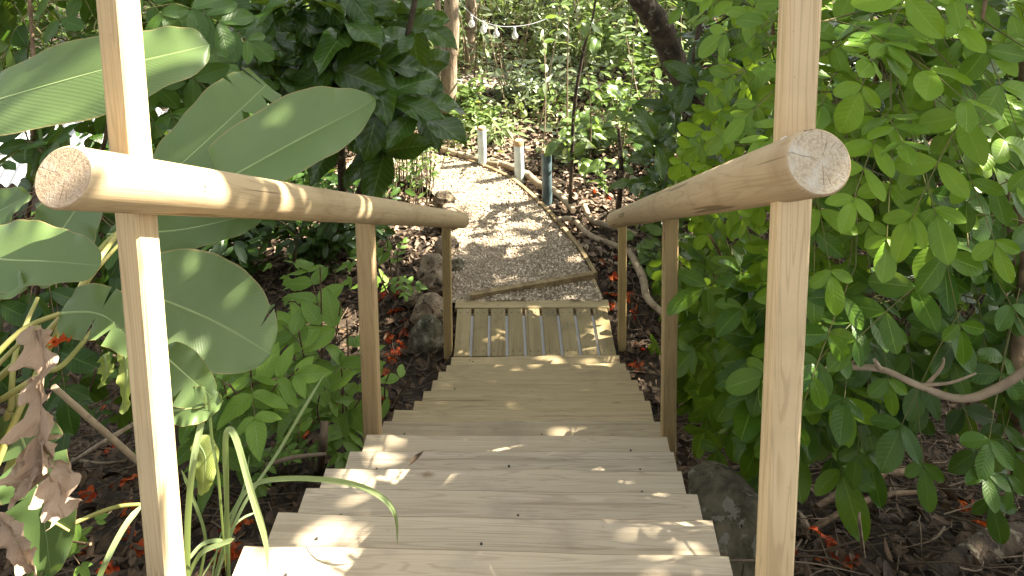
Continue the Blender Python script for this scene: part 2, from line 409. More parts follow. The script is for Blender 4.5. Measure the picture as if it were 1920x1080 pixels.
M['edging'] = plain_mat('edging_wood', (0.17, 0.12, 0.06), (0.36, 0.27, 0.14), 9, 0.85, 0.5, 0.005)
def flower_mat():
    mt, t = newmat('orange_petal'); g = NT(t)
    tn = g.n('ShaderNodeAttribute', attribute_name='tint').outputs['Fac']
    no = g.noise(g.n('ShaderNodeTexCoord').outputs['Object'], 30, 4)
    f = g.math('ADD', g.math('MULTIPLY', tn, 0.8), g.math('MULTIPLY', g.math('SUBTRACT', no, 0.4), 0.5), True)
    col = g.mix(f, (0.44, 0.030, 0.010), (0.80, 0.19, 0.03)); col = g.mix(g.ramp(g.n('ShaderNodeObjectInfo').outputs['Random'], 0.72, 0.9), col, (0.26, 0.06, 0.025)) 
    pr = g.principled(col, 0.5, g.bump(no, 0.5, 0.005), 0.3)
    tr = g.n('ShaderNodeBsdfTranslucent'); g.l(col, tr.inputs[0]); mx = g.n('ShaderNodeMixShader'); mx.inputs[0].default_value = 0.3
    g.l(pr, mx.inputs[1]); g.l(tr.outputs[0], mx.inputs[2]); g.out(mx.outputs[0]); return mt
M['flower'] = flower_mat()
M['pinnate'] = leaf_mat('pinnate_leaf', (0.034, 0.098, 0.006), (0.195, 0.335, 0.016), (0.27, 0.39, 0.06), 0.40, 0.22, 0.34, 8, 0.02, 0.5, 0.07, bmp=0.22)
M['pinnate_dark'] = leaf_mat('pinnate_dark_leaf', (0.022, 0.062, 0.006), (0.080, 0.165, 0.018), (0.15, 0.24, 0.05), 0.40, 0.20, 0.34, 9, 0.02, 0.5, 0.10, bmp=0.25)
M['veiny'] = leaf_mat('veined_leaf', (0.060, 0.140, 0.012), (0.215, 0.37, 0.040), (0.28, 0.38, 0.15), 0.45, 0.32, 0.4, 9, 0.02, 0.6, 0.4)
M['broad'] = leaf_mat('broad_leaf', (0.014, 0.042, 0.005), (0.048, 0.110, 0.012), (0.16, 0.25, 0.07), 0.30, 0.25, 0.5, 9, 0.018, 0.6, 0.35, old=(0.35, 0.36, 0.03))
M['banana'] = leaf_mat('banana_leaf', (0.092, 0.150, 0.046), (0.145, 0.215, 0.074), (0.26, 0.34, 0.13), 0.38, 0.24, 0.45, 52, 0.010, 0.8, 0.14, bmp=0.13, edge=(0.30, 0.24, 0.10))
M['banana_yellow'] = leaf_mat('yellowing_leaf', (0.20, 0.27, 0.06), (0.38, 0.42, 0.12), (0.45, 0.48, 0.2), 0.45, 0.35, 0.4, 30, 0.02, 0.8, 0.15)
M['midrib'] = plain_mat('leaf_midrib', (0.22, 0.30, 0.11), (0.30, 0.37, 0.16), 8, 0.5, 0.2, 0.003)
M['petiole'] = plain_mat('petiole', (0.26, 0.27, 0.07), (0.42, 0.36, 0.13), 8, 0.5, 0.2, 0.003)
M['dry'] = leaf_mat('dry_banana_leaf', (0.30, 0.20, 0.13), (0.50, 0.37, 0.26), (0.55, 0.42, 0.3), 0.75, 0.25, 0.2, 24, 0.03, 0.5, 0.3, tcol=(0.4, 0.25, 0.14))
M['grass'] = leaf_mat('grass_blade', (0.16, 0.24, 0.08), (0.36, 0.44, 0.20), (0.42, 0.48, 0.26), 0.45, 0.35, 0.4, 3, 0.05, 0.4, 0.0)
M['under'] = leaf_mat('understory_leaf', (0.065, 0.120, 0.028), (0.21, 0.31, 0.080), (0.32, 0.42, 0.15), 0.27, 0.36, 0.65, 7, 0.03, 0.4, 0.15, old=(0.45, 0.42, 0.05))
M['grey_under'] = leaf_mat('greygreen_leaf', (0.105, 0.140, 0.075), (0.29, 0.35, 0.20), (0.36, 0.42, 0.25), 0.25, 0.36, 0.7, 7, 0.03, 0.4, 0.1)
M['far_leaf'] = leaf_mat('far_undergrowth_leaf', (0.12, 0.155, 0.055), (0.36, 0.42, 0.20), (0.4, 0.45, 0.25), 0.25, 0.4, 0.7, 7, 0.03, 0.4, 0.1)
M['canopy'] = leaf_mat('canopy_leaf', (0.04, 0.085, 0.020), (0.09, 0.16, 0.035), (0.2, 0.3, 0.1), 0.45, 0.30, 0.4, 7, 0.03, 0.4, 0.1)
M['pipe_pale'] = plain_mat('pale_blue_pipe', (0.42, 0.50, 0.50), (0.58, 0.66, 0.66), 7, 0.55, 0.2, 0.003, (0.40, 0.33, 0.2), 6, (0.62, 0.75))
M['pipe_dark'] = plain_mat('dark_teal_pipe', (0.055, 0.085, 0.095), (0.12, 0.17, 0.18), 8, 0.45, 0.2, 0.003, (0.20, 0.2, 0.17), 7, (0.64, 0.72))
M['rust'] = plain_mat('rusty_cap', (0.30, 0.16, 0.06), (0.55, 0.40, 0.24), 18, 0.85, 0.4, 0.004)
M['tin'] = plain_mat('corrugated_metal', (0.42, 0.43, 0.44), (0.56, 0.57, 0.58), 3, 0.4, 0.1, 0.003)
M['shedwall'] = plain_mat('shed_wall', (0.20, 0.16, 0.13), (0.33, 0.27, 0.22), 4, 0.9, 0.4, 0.01)
M['cord'] = plain_mat('black_cord', (0.25, 0.25, 0.25), (0.4, 0.4, 0.4), 5, 0.6, 0.1)
def bulb_mat():
    mt, t = newmat('bulb_glass'); g = NT(t); o = g.n('ShaderNodeBsdfPrincipled')
    o.inputs['Base Color'].default_value = (0.9, 0.9, 0.88, 1); o.inputs['Roughness'].default_value = 0.08; o.inputs['Transmission Weight'].default_value = 0.6
    g.out(o.outputs[0]); return mt
M['bulb'] = bulb_mat()

UP = np.array([0, 0, 1.0])
def rock(name, label, c, s, mat, seed, rot=0.0, group=None, cat='rock'):
    n, mm = 64, 40; rg = np.random.default_rng(seed)
    th = np.linspace(0, 2*np.pi, n, endpoint=False); ph = np.linspace(0.02, np.pi-0.02, mm)
    PH, TH = np.meshgrid(ph, th, indexing='ij')
    d = np.stack([np.sin(PH)*np.cos(TH), np.sin(PH)*np.sin(TH), np.cos(PH)], -1)
    r = np.ones(PH.shape)
    for k in range(16):   # facet cuts
        nn = nrm(rg.normal(size=3)); h = 0.72+0.22*rg.random(); dd = d@nn
        r = np.minimum(r, np.where(dd > 0.05, h/np.maximum(dd, 0.05), 9))
    for k in range(6):
        fq = rg.normal(size=3)*4.5; r = r*(1+0.028*np.sin(d@fq+rg.random()*6))
    for k in range(14):
        fq = rg.normal(size=3)*rg.uniform(9, 26); r = r*(1+.14/np.linalg.norm(fq)*np.sin(d@fq+rg.random()*6))
    v = d*r[..., None]*np.array(s)
    ca, sa = math.cos(rot), math.sin(rot)
    v = np.stack([v[..., 0]*ca-v[..., 1]*sa, v[..., 0]*sa+v[..., 1]*ca, v[..., 2]], -1)
    i, j = np.meshgrid(np.arange(mm-1), np.arange(n), indexing='ij'); j2 = (j+1) % n
    f = np.stack([i*n+j, (i+1)*n+j, (i+1)*n+j2, i*n+j2], -1).reshape(-1, 4)
    mb = MB(); mb.add(v.reshape(-1, 3)+c, f)
    return tag(mb.build(name, M[mat], loc=c), label, cat, group)

# ------------------------------------------------------------------ ground
def ground():
    a = np.concatenate([np.linspace(-200, -12, 14)[:-1], np.linspace(-12, 12, 200), np.linspace(12, 200, 14)[1:]])
    b = np.concatenate([np.linspace(-120, -8, 10)[:-1], np.linspace(-8, 26, 260), np.linspace(26, 260, 14)[1:]])
    X, Y = np.meshgrid(a, b, indexing='ij'); Z = ground_z(X, Y) + 0.012*np.sin(X*31+Y*17)*np.sin(Y*29-X*13)
    v = np.stack([X, Y, Z], -1).reshape(-1, 3); n = len(b)
    i, j = np.meshgrid(np.arange(len(a)-1), np.arange(n-1), indexing='ij')
    f = np.stack([i*n+j, (i+1)*n+j, (i+1)*n+j+1, i*n+j+1], -1).reshape(-1, 4)
    mb = MB(); mb.add(v, f); mb.build('ground', M['soil'], kind='structure')
ground()

ZP = -0.035
PR = np.array([Pz(*q, ZP) for q in [(1131, 572), (1110, 522), (1082, 475), (1047, 430), (1012, 392), (985, 366), (955, 342), (915, 322), (870, 305), (800, 291), (690, 284)]])
PL = np.array([Pz(*q, ZP) for q in [(840, 572), (838, 520), (835, 470), (832, 430), (826, 392), (815, 372), (800, 358), (775, 348), (740, 343), (690, 339), (620, 336)]])
def path():
    a, b = spline(PR, 60), spline(PL, 60); t = np.linspace(0, 1, 14)
    V = a[:, None]*(1-t)[None, :, None]+b[:, None]*t[None, :, None]
    V[..., 2] = ZP+0.012*np.sin(V[..., 0]*7)*np.sin(V[..., 1]*6)+0.03
    i, j = np.meshgrid(np.arange(59), np.arange(13), indexing='ij')
    f = np.stack([i*14+j, (i+1)*14+j, (i+1)*14+j+1, i*14+j+1], -1).reshape(-1, 4)[:, ::-1]
    mb = MB(); mb.add(V.reshape(-1, 3), f); mb.build('path', M['gravel'], kind='structure')
    # loose gravel
    n = 19000; s = rng.random(n)**1.2*59; k = s.astype(int); fr = (s-k)[:, None]; tt = rng.random(n)[:, None]
    A = a[k]*(1-fr)+a[np.minimum(k+1, 59)]*fr; B = b[k]*(1-fr)+b[np.minimum(k+1, 59)]*fr
    p = A*(1-tt)+B*tt; p[:, 2] = ZP+0.036+0.012*np.sin(p[:, 0]*7)*np.sin(p[:, 1]*6)
    oc = np.array([[1, 0, 0], [-.9, 0.2, 0], [0, 1, 0], [0.2, -1, 0], [0, 0.1, .7], [0, 0, -.7]], float)
    of = np.array([[0, 2, 4], [2, 1, 4], [1, 3, 4], [3, 0, 4], [2, 0, 5], [1, 2, 5], [3, 1, 5], [0, 3, 5]])
    mb = MB(); N = nrm(rng.normal(size=(n, 3))+UP); 
    place(mb, (oc, of, np.zeros((6, 2))), p, nrm(rng.normal(size=(n, 3))), N, 0.0045+0.011*rng.random(n)**2.5, rng.random(n))
    for k in range(len(mb.smooth)): mb.smooth[k][:] = False
    mb.build('gravel_stones', M['pebble'], kind='stuff')
path()

def track():
    a = spline([Pz(700, 165, 0), Pz(860, 160, 0), Pz(1000, 162, 0), Pz(1150, 178, 0), Pz(1330, 190, 0), Pz(1600, 200, 0)], 80); b = spline([Pz(700, 118, 0), Pz(860, 130, 0), Pz(1000, 138, 0), Pz(1150, 150, 0), Pz(1330, 160, 0), Pz(1600, 170, 0)], 80); t = np.linspace(0, 1, 8)
    V = a[:, None]*(1-t)[None, :, None]+b[:, None]*t[None, :, None]; V[..., 2] = ground_z(V[..., 0], V[..., 1])+.035-.03*(2*t-1)**4
    i, j = np.meshgrid(np.arange(79), np.arange(7), indexing='ij'); f = np.stack([i*8+j, (i+1)*8+j, (i+1)*8+j+1, i*8+j+1], -1).reshape(-1, 4)
    mb = MB(); mb.add(V.reshape(-1, 3), f); mb.build('sandy_track', M['sand'], kind='structure')
M['sand'] = plain_mat('sandy_track', (0.34, 0.28, 0.23), (0.52, 0.45, 0.38), 9, 0.95, 0.6, 0.02, (0.16, 0.12, 0.08), 6, (0.6, 0.72), 'Position')
track()

# ------------------------------------------------------------------ staircase
G, RI = 0.2715, 0.1651
LP = [(460,1018),(522,959),(575,912),(612,876),(657,843),(688,814),(720,788),(740,768),(778,750),(795,733),(812,712),(823,696),(838,683),(847,669)]
RP = [(1365,1040),(1335,975),(1307,925),(1277,881),(1262,845),(1250,816),(1237,789),(1222,769),(1218,750),(1205,731),(1195,712),(1180,694),(1172,681),(1160,666)]
stair = thing('wooden_staircase', 'flight of pale plank steps descending between the two round handrails', 'staircase', (0, -1.8, 0.9))
def tread(a, b, depth, col, k):
    a, b = np.array(a), np.array(b); ax = nrm(b-a); L = np.linalg.norm(b-a)
    ay = np.cross(UP, ax); c = (a+b)/2 - ay*depth/2 - UP*0.0215
    mb = MB()
    # plank with a slightly uneven top, rounded long edges
    nx, th = 40, 0.043
    sec = [(-.5, -.5), (-.5, .38), (-.487, .46), (-.465, .5), (-.2, .5), (0.05, .5), (.3, .5), (.478, .5), (.490, .46), (.5, .38), (.5, -.5)]
    rg = np.random.default_rng(100+k); xs = np.linspace(-.5, .5, nx)*L; V = []
    ph = rg.random(4)*6
    for x in xs:
        wv = 0.002*math.sin(x*3+ph[0])+0.0012*math.sin(x*9+ph[1]); ew = 0.002*math.sin(x*5+ph[2])+0.0015*math.sin(x*13+ph[3])
        for (y, z) in sec: V.append((x, y*depth+ew, z*th+wv*(z > 0)))
    V = np.array(V); n = len(sec); i, j = np.meshgrid(np.arange(nx-1), np.arange(n), indexing='ij'); j2 = (j+1) % n
    f = np.stack([i*n+j, (i+1)*n+j, (i+1)*n+j2, i*n+j2], -1).reshape(-1, 4)
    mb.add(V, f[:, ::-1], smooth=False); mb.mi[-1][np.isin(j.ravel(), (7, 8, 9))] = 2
    mb.f.append(np.array([list(range(n))[::-1]])[:, ::-1]); mb.mi.append(np.zeros(1)); mb.smooth.append(np.zeros(1, bool))
    mb.f.append(np.array([list(range((nx-1)*n, nx*n))])[:, ::-1]); mb.mi.append(np.zeros(1)); mb.smooth.append(np.zeros(1, bool))
    for sx in (-.5*L+.13, .5*L-.14, rg.uniform(-.05, .1)):
        for sy in (-.22, .2):
            q = np.array([sx+rg.normal()*.012, sy*depth+rg.normal()*.008, th/2+.0006])
            tube(mb, [q-UP*.004, q+UP*.0012], [.0042, .0042], 8, mi=1)
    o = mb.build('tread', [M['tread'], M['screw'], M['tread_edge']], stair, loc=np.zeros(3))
    ml = Matrix.Identity(4)
    for i in range(3): ml[i][0], ml[i][1], ml[i][2], ml[i][3] = ax[i], ay[i], UP[i], c[i]-stair['_o'][i]
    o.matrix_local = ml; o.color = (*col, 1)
for k in range(-3, 14):
    z = (13-k)*RI
    if k >= 0: a, b = Pz(*LP[k], z), Pz(*RP[k], z)
    else: a, b = np.array([-.65, -3.525+k*G, z]), np.array([.65, -3.51+k*G, z])
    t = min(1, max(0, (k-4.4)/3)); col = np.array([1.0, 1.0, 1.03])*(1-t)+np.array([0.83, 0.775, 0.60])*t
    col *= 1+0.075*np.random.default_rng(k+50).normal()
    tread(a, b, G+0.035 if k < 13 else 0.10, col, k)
for s in (-1, 1):
    mb = MB(); p0 = np.array([s*.56, -4.35, 13*RI+.16+.5]); p1 = np.array([s*.56, 0.0, 0.0])
    d = nrm(np.array([0, 1, -RI/G])); c0 = np.array([s*.55, -2.1, 2.1*RI/G-.235])
    box(mb, c0, (1, 0, 0), d, np.cross((1, 0, 0), d), .045, 5.0, .22); mb.build('stringer', M['post'], stair)

# ------------------------------------------------------------------ landing deck
dk = thing('landing_deck', 'small slatted timber landing at the foot of the steps, joining the gravel path', 'deck', (0, .35, 0))
A0, B0 = np.array([-.612, .035, 0]), np.array([.622, .075, 0]); A1, B1 = np.array([-.655, .60, 0]), np.array([.585, .64, 0])
for k in range(9):
    t0, t1 = (k+.075)/9, (k+.925)/9
    q = [A0+(B0-A0)*t0, A0+(B0-A0)*t1, A1+(B1-A1)*t1, A1+(B1-A1)*t0]; c = sum(q)/4
    ay = nrm((q[3]+q[2]-q[0]-q[1])); ax = np.cross(ay, UP); wd = abs((q[1]-q[0])@ax); ln = np.linalg.norm((q[3]+q[2]-q[0]-q[1])/2)
    mb = MB(); box(mb, np.zeros(3), (1, 0, 0), (0, 1, 0), UP, wd, ln-.006, .022, .004)
    for sy in (-.4, .4):
        for sx in (-.25, .25):
            p = np.array([sx*wd, sy*ln, .0116]); tube(mb, [p-UP*.003, p+UP*.001], [.005, .005], 7, mi=1)
    o = mb.build('board', [M['deckw'], M['screw']], dk, loc=np.zeros(3))
    o.location = (c-UP*.012-np.array(dk['_o'])).tolist(); o.rotation_euler = (0, 0, math.atan2(ay[1], ay[0])-math.pi/2)
    v = .86+.07*rng.normal(); o.color = (v, v*.98, v*.92, 1)
ax = nrm(B1-A1); ay = np.cross(UP, ax)
mb = MB(); box(mb, np.zeros(3), (1, 0, 0), (0, 1, 0), UP, np.linalg.norm(B1-A1)+.02, .10, .042)
o = mb.build('end_board', [M['tread']], dk, loc=np.zeros(3)); o.location = ((A1+B1)/2+ay*.053-UP*.019-np.array(dk['_o'])).tolist(); o.rotation_euler = (0, 0, math.atan2(ax[1], ax[0])); o.color = (.78, .74, .56, 1)
mb = MB(); box(mb, (A0+B0+A1+B1)/4-UP*.040, ax, ay, UP, 1.16, .55, .008, .001); mb.build('white_liner', M['white'], dk)
mb = MB()
for e in (.05, .95): box(mb, A0*(1-e)+A1*e*1+(B0-A0)/2-UP*.08, ax, ay, UP, 1.18, .045, .09)
mb.build('joists', M['edging'], dk)

# ------------------------------------------------------------------ handrails
def rail_mesh(L, r, seed):
    rg = np.random.default_rng(seed); nx, ns = 90, 48; xs = np.linspace(0, L, nx); ph = rg.random(6)*6
    xs = np.concatenate([[0.0, 0.003, 0.008], xs[1:-1][xs[1:-1] > .02], [L-.008, L-.003, L]]); nx = len(xs)
    an = np.linspace(0, 2*np.pi, ns, endpoint=False); V = []
    for i, x in enumerate(xs):
        e = min(x, L-x); c = 0.93+.07*min(1, e/.008)**.5
        rr = r*c*(1+.012*np.sin(x*3+ph[0])+.008*np.sin(2*an+ph[1]+x)+.006*np.sin(3*an+ph[2]+x*2))
        V.append(np.stack([np.full(ns, x), rr*np.cos(an), rr*np.sin(an)], -1))
    V = np.array(V); i, j = np.meshgrid(np.arange(nx-1), np.arange(ns), indexing='ij'); j2 = (j+1) % ns
    f = np.stack([i*ns+j, i*ns+j2, (i+1)*ns+j2, (i+1)*ns+j], -1).reshape(-1, 4)[:, ::-1]
    mb = MB(); mb.add(V.reshape(-1, 3), f)
    for e in (0, nx-1):
        vv = np.vstack([V[e], V[e].mean(0)+np.array([(-.0008 if e == 0 else .0008), 0, 0])])
        mb.add(vv, [([q, (q+1) % ns, ns] if e == 0 else [(q+1) % ns, q, ns]) for q in range(ns)], mi=1, smooth=False)
    return mb
def post_mb(top, bot, sx, sy, bev=.006):
    mb = MB(); az = nrm(top-bot); ay = nrm(np.cross(az, (1, 0, 0))); ax = np.cross(ay, az)
    box(mb, (top+bot)/2, ax, ay, az, sx, sy, np.linalg.norm(top-bot), bev); return mb
def handrail(label, e0, e1, r, posts, seed, col, pcol, endm):
    e0, e1 = np.array(e0), np.array(e1)
    t = thing('wooden_handrail', label, 'handrail', (posts[1][1][0], posts[1][1][1], posts[1][1][2]), 'round timber handrails of the steps')
    L = np.linalg.norm(e1-e0); mb = rail_mesh(L, r, seed); o = mb.build('rail', [M['rail'], M[endm]], t, loc=np.zeros(3))
    ax = nrm(e1-e0); ay = nrm(np.cross(UP, ax)); az = np.cross(ax, ay); ml = Matrix.Identity(4)
    for i in range(3): ml[i][0], ml[i][1], ml[i][2], ml[i][3] = ax[i], ay[i], az[i], e0[i]-t['_o'][i]
    o.matrix_local = ml; o.color = (*col, 1)
    tb = .095 if endm == 'end_brown' else .03; ctr = e0+(e1-e0)*tb; dv = nrm(CAM-ctr); dv = nrm(dv-ax*(dv@ax)+(UP*.15 if endm == 'end_brown' else UP*.9)); mb = MB()
    tube(mb, [ctr+dv*(r-.002), ctr+dv*(r+.0025)], [.0135, .0135], 16); tube(mb, [ctr+dv*(r+.001), ctr+dv*(r+.008)], [.0062, .0055], 6); mb.build('bolt', M['bolt'], t)
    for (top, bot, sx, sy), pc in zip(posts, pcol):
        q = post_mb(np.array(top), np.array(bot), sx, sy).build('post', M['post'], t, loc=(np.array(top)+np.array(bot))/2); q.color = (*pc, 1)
    return t
yl, yr = -3.765, -3.82
LT, LB = Py(222, 0, yl), Py(313, 1080, yl); d_ = (LT-LB)/(LT[2]-LB[2]); LT = LT+d_*.6; LB = LB-d_*.75
RT, RB = Py(1500, 0, yr), Py(1451, 1080, yr); d_ = (RT-RB)/(RT[2]-RB[2]); RT = RT+d_*.6; RB = RB-d_*.75
l0, l1 = P(118, 332, 1.45), P(866, 413, 5.95); r0, r1 = P(1535, 303, 1.40), P(1152, 412, 5.95)
def under(e0, e1, y, dz): t = (y-e0[1])/(e1[1]-e0[1]); return (e0+(e1-e0)*t)[2]-dz
def pv(px0, py0, px1, py1, d, ztop, ext):
    b = P(px1, py1, d); y = b[1]; a = Py(px0, py0, y); dr = (a-b)/(a[2]-b[2]); top = a+dr*(ztop-a[2]); return top, b-dr*ext
lm = pv(685, 420, 699, 808, 3.72, under(l0, l1, -2.05, .02), .55); lf = pv(837, 430, 841, 676, 6.08, under(l0, l1, .1, .04), .35)
rm = pv(1257, 420, 1253, 842, 3.72, under(r0, r1, -2.05, .02), .55); rf = pv(1167, 432, 1166, 664, 6.15, under(r0, r1, .15, .04), .35)
handrail('left handrail of sunlit round pole on square posts, beside the banana leaves', l0, l1, .056,
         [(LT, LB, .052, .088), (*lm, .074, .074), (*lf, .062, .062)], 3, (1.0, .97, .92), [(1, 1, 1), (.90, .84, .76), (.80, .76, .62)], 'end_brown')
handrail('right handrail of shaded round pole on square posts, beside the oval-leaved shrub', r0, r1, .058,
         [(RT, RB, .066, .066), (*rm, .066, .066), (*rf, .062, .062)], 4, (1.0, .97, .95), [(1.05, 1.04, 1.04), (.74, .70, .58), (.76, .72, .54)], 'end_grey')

# ------------------------------------------------------------------ path edging, bollards, rocks, logs
def strip(pts, wd, ht, n=40):
    p = spline(pts, n); T = nrm(np.gradient(p, axis=0)); S = nrm(np.cross(T, UP)); mb = MB(); V = []
    for i in range(n):
        for (a, b) in ((-.5, 0), (-.5, 1), (.5, 1), (.5, 0)): V.append(p[i]+S[i]*a*wd+UP*(b*ht-.02))
    i, j = np.meshgrid(np.arange(n-1), np.arange(4), indexing='ij'); j2 = (j+1) % 4
    f = np.stack([i*4+j, i*4+j2, (i+1)*4+j2, (i+1)*4+j], -1).reshape(-1, 4); mb.add(np.array(V), f, smooth=False)
    mb.f.append(np.array([[3, 2, 1, 0], [(n-1)*4+q for q in range(4)]])); mb.mi.append(np.zeros(2)); mb.smooth.append(np.zeros(2, bool)); return mb
e = PR.copy(); e[:, 2] = ZP
tag(strip(e[1:9]+np.array([.03, 0, 0]), .035, .075, 60).build('path_edging', M['edging']), 'thin curved timber edging along the right side of the gravel path', 'path edging')
tag(strip([Pz(1128, 568, ZP), Pz(1112, 530, ZP)], .03, .06, 6).build('edging_board', M['edging']), 'short edging board from the cross timber to the landing deck', 'path edging')
tag(strip([Pz(882, 560, 0), Pz(1112, 520, 0)], .05, .065, 8).build('cross_timber', M['edging']), 'thin timber laid slantwise across the gravel path just beyond the deck', 'timber')

def bollard(label, px, base_y, top_y, rpx, mat, cap):
    b = Pz(px, base_y, -.03); d = (b-CAM)@_F; h = (base_y-top_y)*d/FPX*1.03; r = rpx*d/FPX
    t = thing('bollard_post', label, 'bollard', b, 'stub posts beside the path bend'); mb = MB()
    prof = [(r, -.15), (r*1.01, h*.3), (r*.99, h*.6), (r, h-.012), (r*.96, h-.003), (r*.8, h)]
    tube(mb, [b+UP*z for _, z in prof], [q for q, _ in prof], 22, caps=False)
    mb.build('shaft', M[mat], t)
    mb = MB(); tube(mb, [b+UP*(h-.05*cap), b+UP*(h+.004), b+UP*(h+.010)], [r*1.012, r*1.0, r*.7], 22); mb.build('cap', M['rust'], t)
bollard('pale blue stub post farthest along the path bend, leftmost of three', 905, 312, 238, 8, 'pipe_pale', .3)
bollard('pale blue stub post with rusty top, middle of three by the path', 974, 336, 262, 9, 'pipe_pale', 1.0)
bollard('dark teal stub post nearest the steps, rightmost of three by the path', 1026, 380, 279, 9.5, 'pipe_dark', .5)

for i, (px, py, z, s, mt, lb) in enumerate([
    (832, 378, .06, (.16, .15, .14), 'rock', 'pale brown rock topping the far end of the rock row beside the sunlit gravel'),
    (842, 408, .08, (.19, .17, .15), 'rock', 'rounded tan rock second from the far end of the rock row'),
    (838, 462, .05, (.16, .14, .13), 'rock', 'dark brown rock in the row just below the left rail tip'),
    (815, 515, .08, (.24, .20, .20), 'rock', 'largest pale tan rock in the row left of the far left post'),
    (857, 500, .00, (.10, .10, .10), 'rock_moss', 'small dark rock tucked between the far left post and the gravel'),
    (808, 585, .02, (.20, .17, .18), 'rock', 'grey-brown rock left of the deck, low in the rock row'),
    (800, 640, -.06, (.20, .18, .20), 'rock_moss', 'darkest rock at the deck end of the rock row, by the lower steps'),
    (775, 555, -.02, (.12, .12, .10), 'rock', 'small tan rock on the outer side of the rock row')]):
    rock('rock', lb, Pz(px, py, z), tuple(.82*q for q in s), mt, 20+i, i*.7, 'rocks edging the left of the path')
rock('boulder', 'large mossy grey boulder against the right ends of the upper steps', np.array([.86, -2.75, 1.20]), (.20, .42, .32), 'rock_moss', 41, .1)
rock('boulder', 'dark flat boulder below the mossy one, hard by the tall right post', np.array([.90, -3.28, 1.52]), (.18, .25, .24), 'rock_moss', 42, .5)
rock('rock', 'small pale grey stone in litter just right of the tall right post', Pg(1497, 1005)+UP*.02, (.055, .06, .09), 'rock', 44, .4)

def log(name, label, pix, rad, mat, z=None, group=None, cat='branch', branches=()):
    t = thing(name, label, cat, pix[0] if z is None else Pz(*pix[0], z), group)
    pts = [np.asarray(q) for q in pix] if z is None else [Pz(*q, z) for q in pix]
    mb = MB(); tube(mb, pts, rad, 10, 26, wob=.03)
    for b in branches: tube(mb, b[0], b[1], 7, 12, wob=.03)
    mb.build('limb', M[mat], t)
g1 = lambda px, py, h=.03: Pg(px, py)+UP*h
log('fallen_branch', 'thick pale log lying behind the three stub posts', [(920, 300), (980, 322), (1010, 345), (1045, 362), (1075, 395)], [.03, .04, .038, .035, .03], 'stick', .02)
log('fallen_branch', 'long tan log on the ground left of the stub posts', [(770, 262), (840, 283), (890, 298), (935, 308)], [.03, .035, .035, .03], 'stick', .02)
log('fallen_branch', 'crooked pale branch arching on litter right of the gravel path', [(1042, 412), (1075, 412), (1105, 440), (1160, 462), (1215, 480)], [.025, .028, .026, .022, .015], 'stick', .03)
log('fallen_branch', 'grey forked branch on the ground beyond the far right post', [(1095, 385), (1110, 412), (1150, 425), (1195, 440)], [.028, .03, .026, .02], 'stick', .03)
log('fallen_branch', 'thin pale branch running down past the far right post', [(1180, 470), (1205, 520), (1215, 560), (1260, 600)], [.03, .035, .03, .02], 'stick', .05)
log('dead_branch', 'curved bare tan branch sweeping across the lower right leaves', [P(1510, 702, 2.6), P(1570, 690, 2.55), P(1650, 692, 2.5), P(1720, 722, 2.45), P(1800, 748, 2.4), P(1870, 728, 2.35), P(1945, 680, 2.3)], [.007, .009, .009, .010, .011, .012, .011], 'stick',
    branches=[([P(1735, 724, 2.45), P(1765, 690, 2.42), P(1770, 672, 2.4)], [.006, .003]), ([P(1725, 722, 2.45), P(1780, 718, 2.4), P(1830, 700, 2.4)], [.006, .003]), ([P(1650, 692, 2.5), P(1640, 675, 2.47)], [.01, .006]), ([P(1590, 690, 2.55), P(1612, 662, 2.5)], [.005, .003])])
log('dead_branch', 'upper of two brown branches lying in litter under the right shrub', [g1(1530, 975, .06), g1(1620, 935, .1), g1(1700, 912, .08), g1(1770, 905, .05)], [.014, .018, .018, .01], 'branch', branches=[])
log('dead_branch', 'lower of two brown branches lying in litter under the right shrub', [g1(1520, 1012, .04), g1(1600, 978, .08), g1(1680, 955, .08), g1(1745, 938, .04)], [.01, .013, .012, .008], 'branch')
log('rotten_stump', 'mossy broken log end in the lower right corner of litter', [g1(1745, 1100, .03), g1(1830, 1062, .06), g1(1890, 1045, .07), g1(1990, 1040, .05)], [.03, .05, .06, .05], 'bark_dark', cat='log')
log('dead_branch', 'thin upright dead twig standing in litter by the boulder post', [g1(1622, 1060, 0), P(1612, 985, 2.75), P(1612, 960, 2.75)], [.007, .006, .003], 'stick')
log('dead_branch', 'long grey stick leaning down behind the left tall post', [P(100, 725, 2.3), P(185, 800, 2.4), P(262, 868, 2.5)], [.008, .009, .009], 'stick')
log('dead_branch', 'second grey stick crossing below the banana, sloping up rightward', [g1(120, 890, .04), P(190, 832, 2.6), P(250, 795, 2.7)], [.008, .008, .006], 'stick')
log('dead_branch', 'short brown stick on litter left of the upper steps', [P(500, 872, 3.1), P(550, 858, 3.1), P(612, 851, 3.1)], [.008, .008, .006], 'twig')
log('dead_branch', 'pale stub of branch standing in litter beside the middle left post', [g1(598, 888, 0), P(605, 840, 3.6), P(608, 790, 3.6)], [.022, .02, .018], 'twig')
log('dead_branch', 'thin pale twig lying in bright litter at left under the banana', [g1(95, 860, .03), g1(190, 885, .05), g1(270, 870, .04)], [.006, .007, .004], 'stick')
tag_leaf = MB(); q = P(775, 868, 2.9)
place(tag_leaf, leaf_tpl(8, 4, .3, prof_lance, .5, -.1), [Pz(766, 873, 1.665)], [nrm(np.array([.8, .7, .25]))], [UP], .075, .2)
tag(tag_leaf.build('fallen_leaf', M['litter']), 'single curled dark brown leaf lying on a grey upper tread', 'leaf')

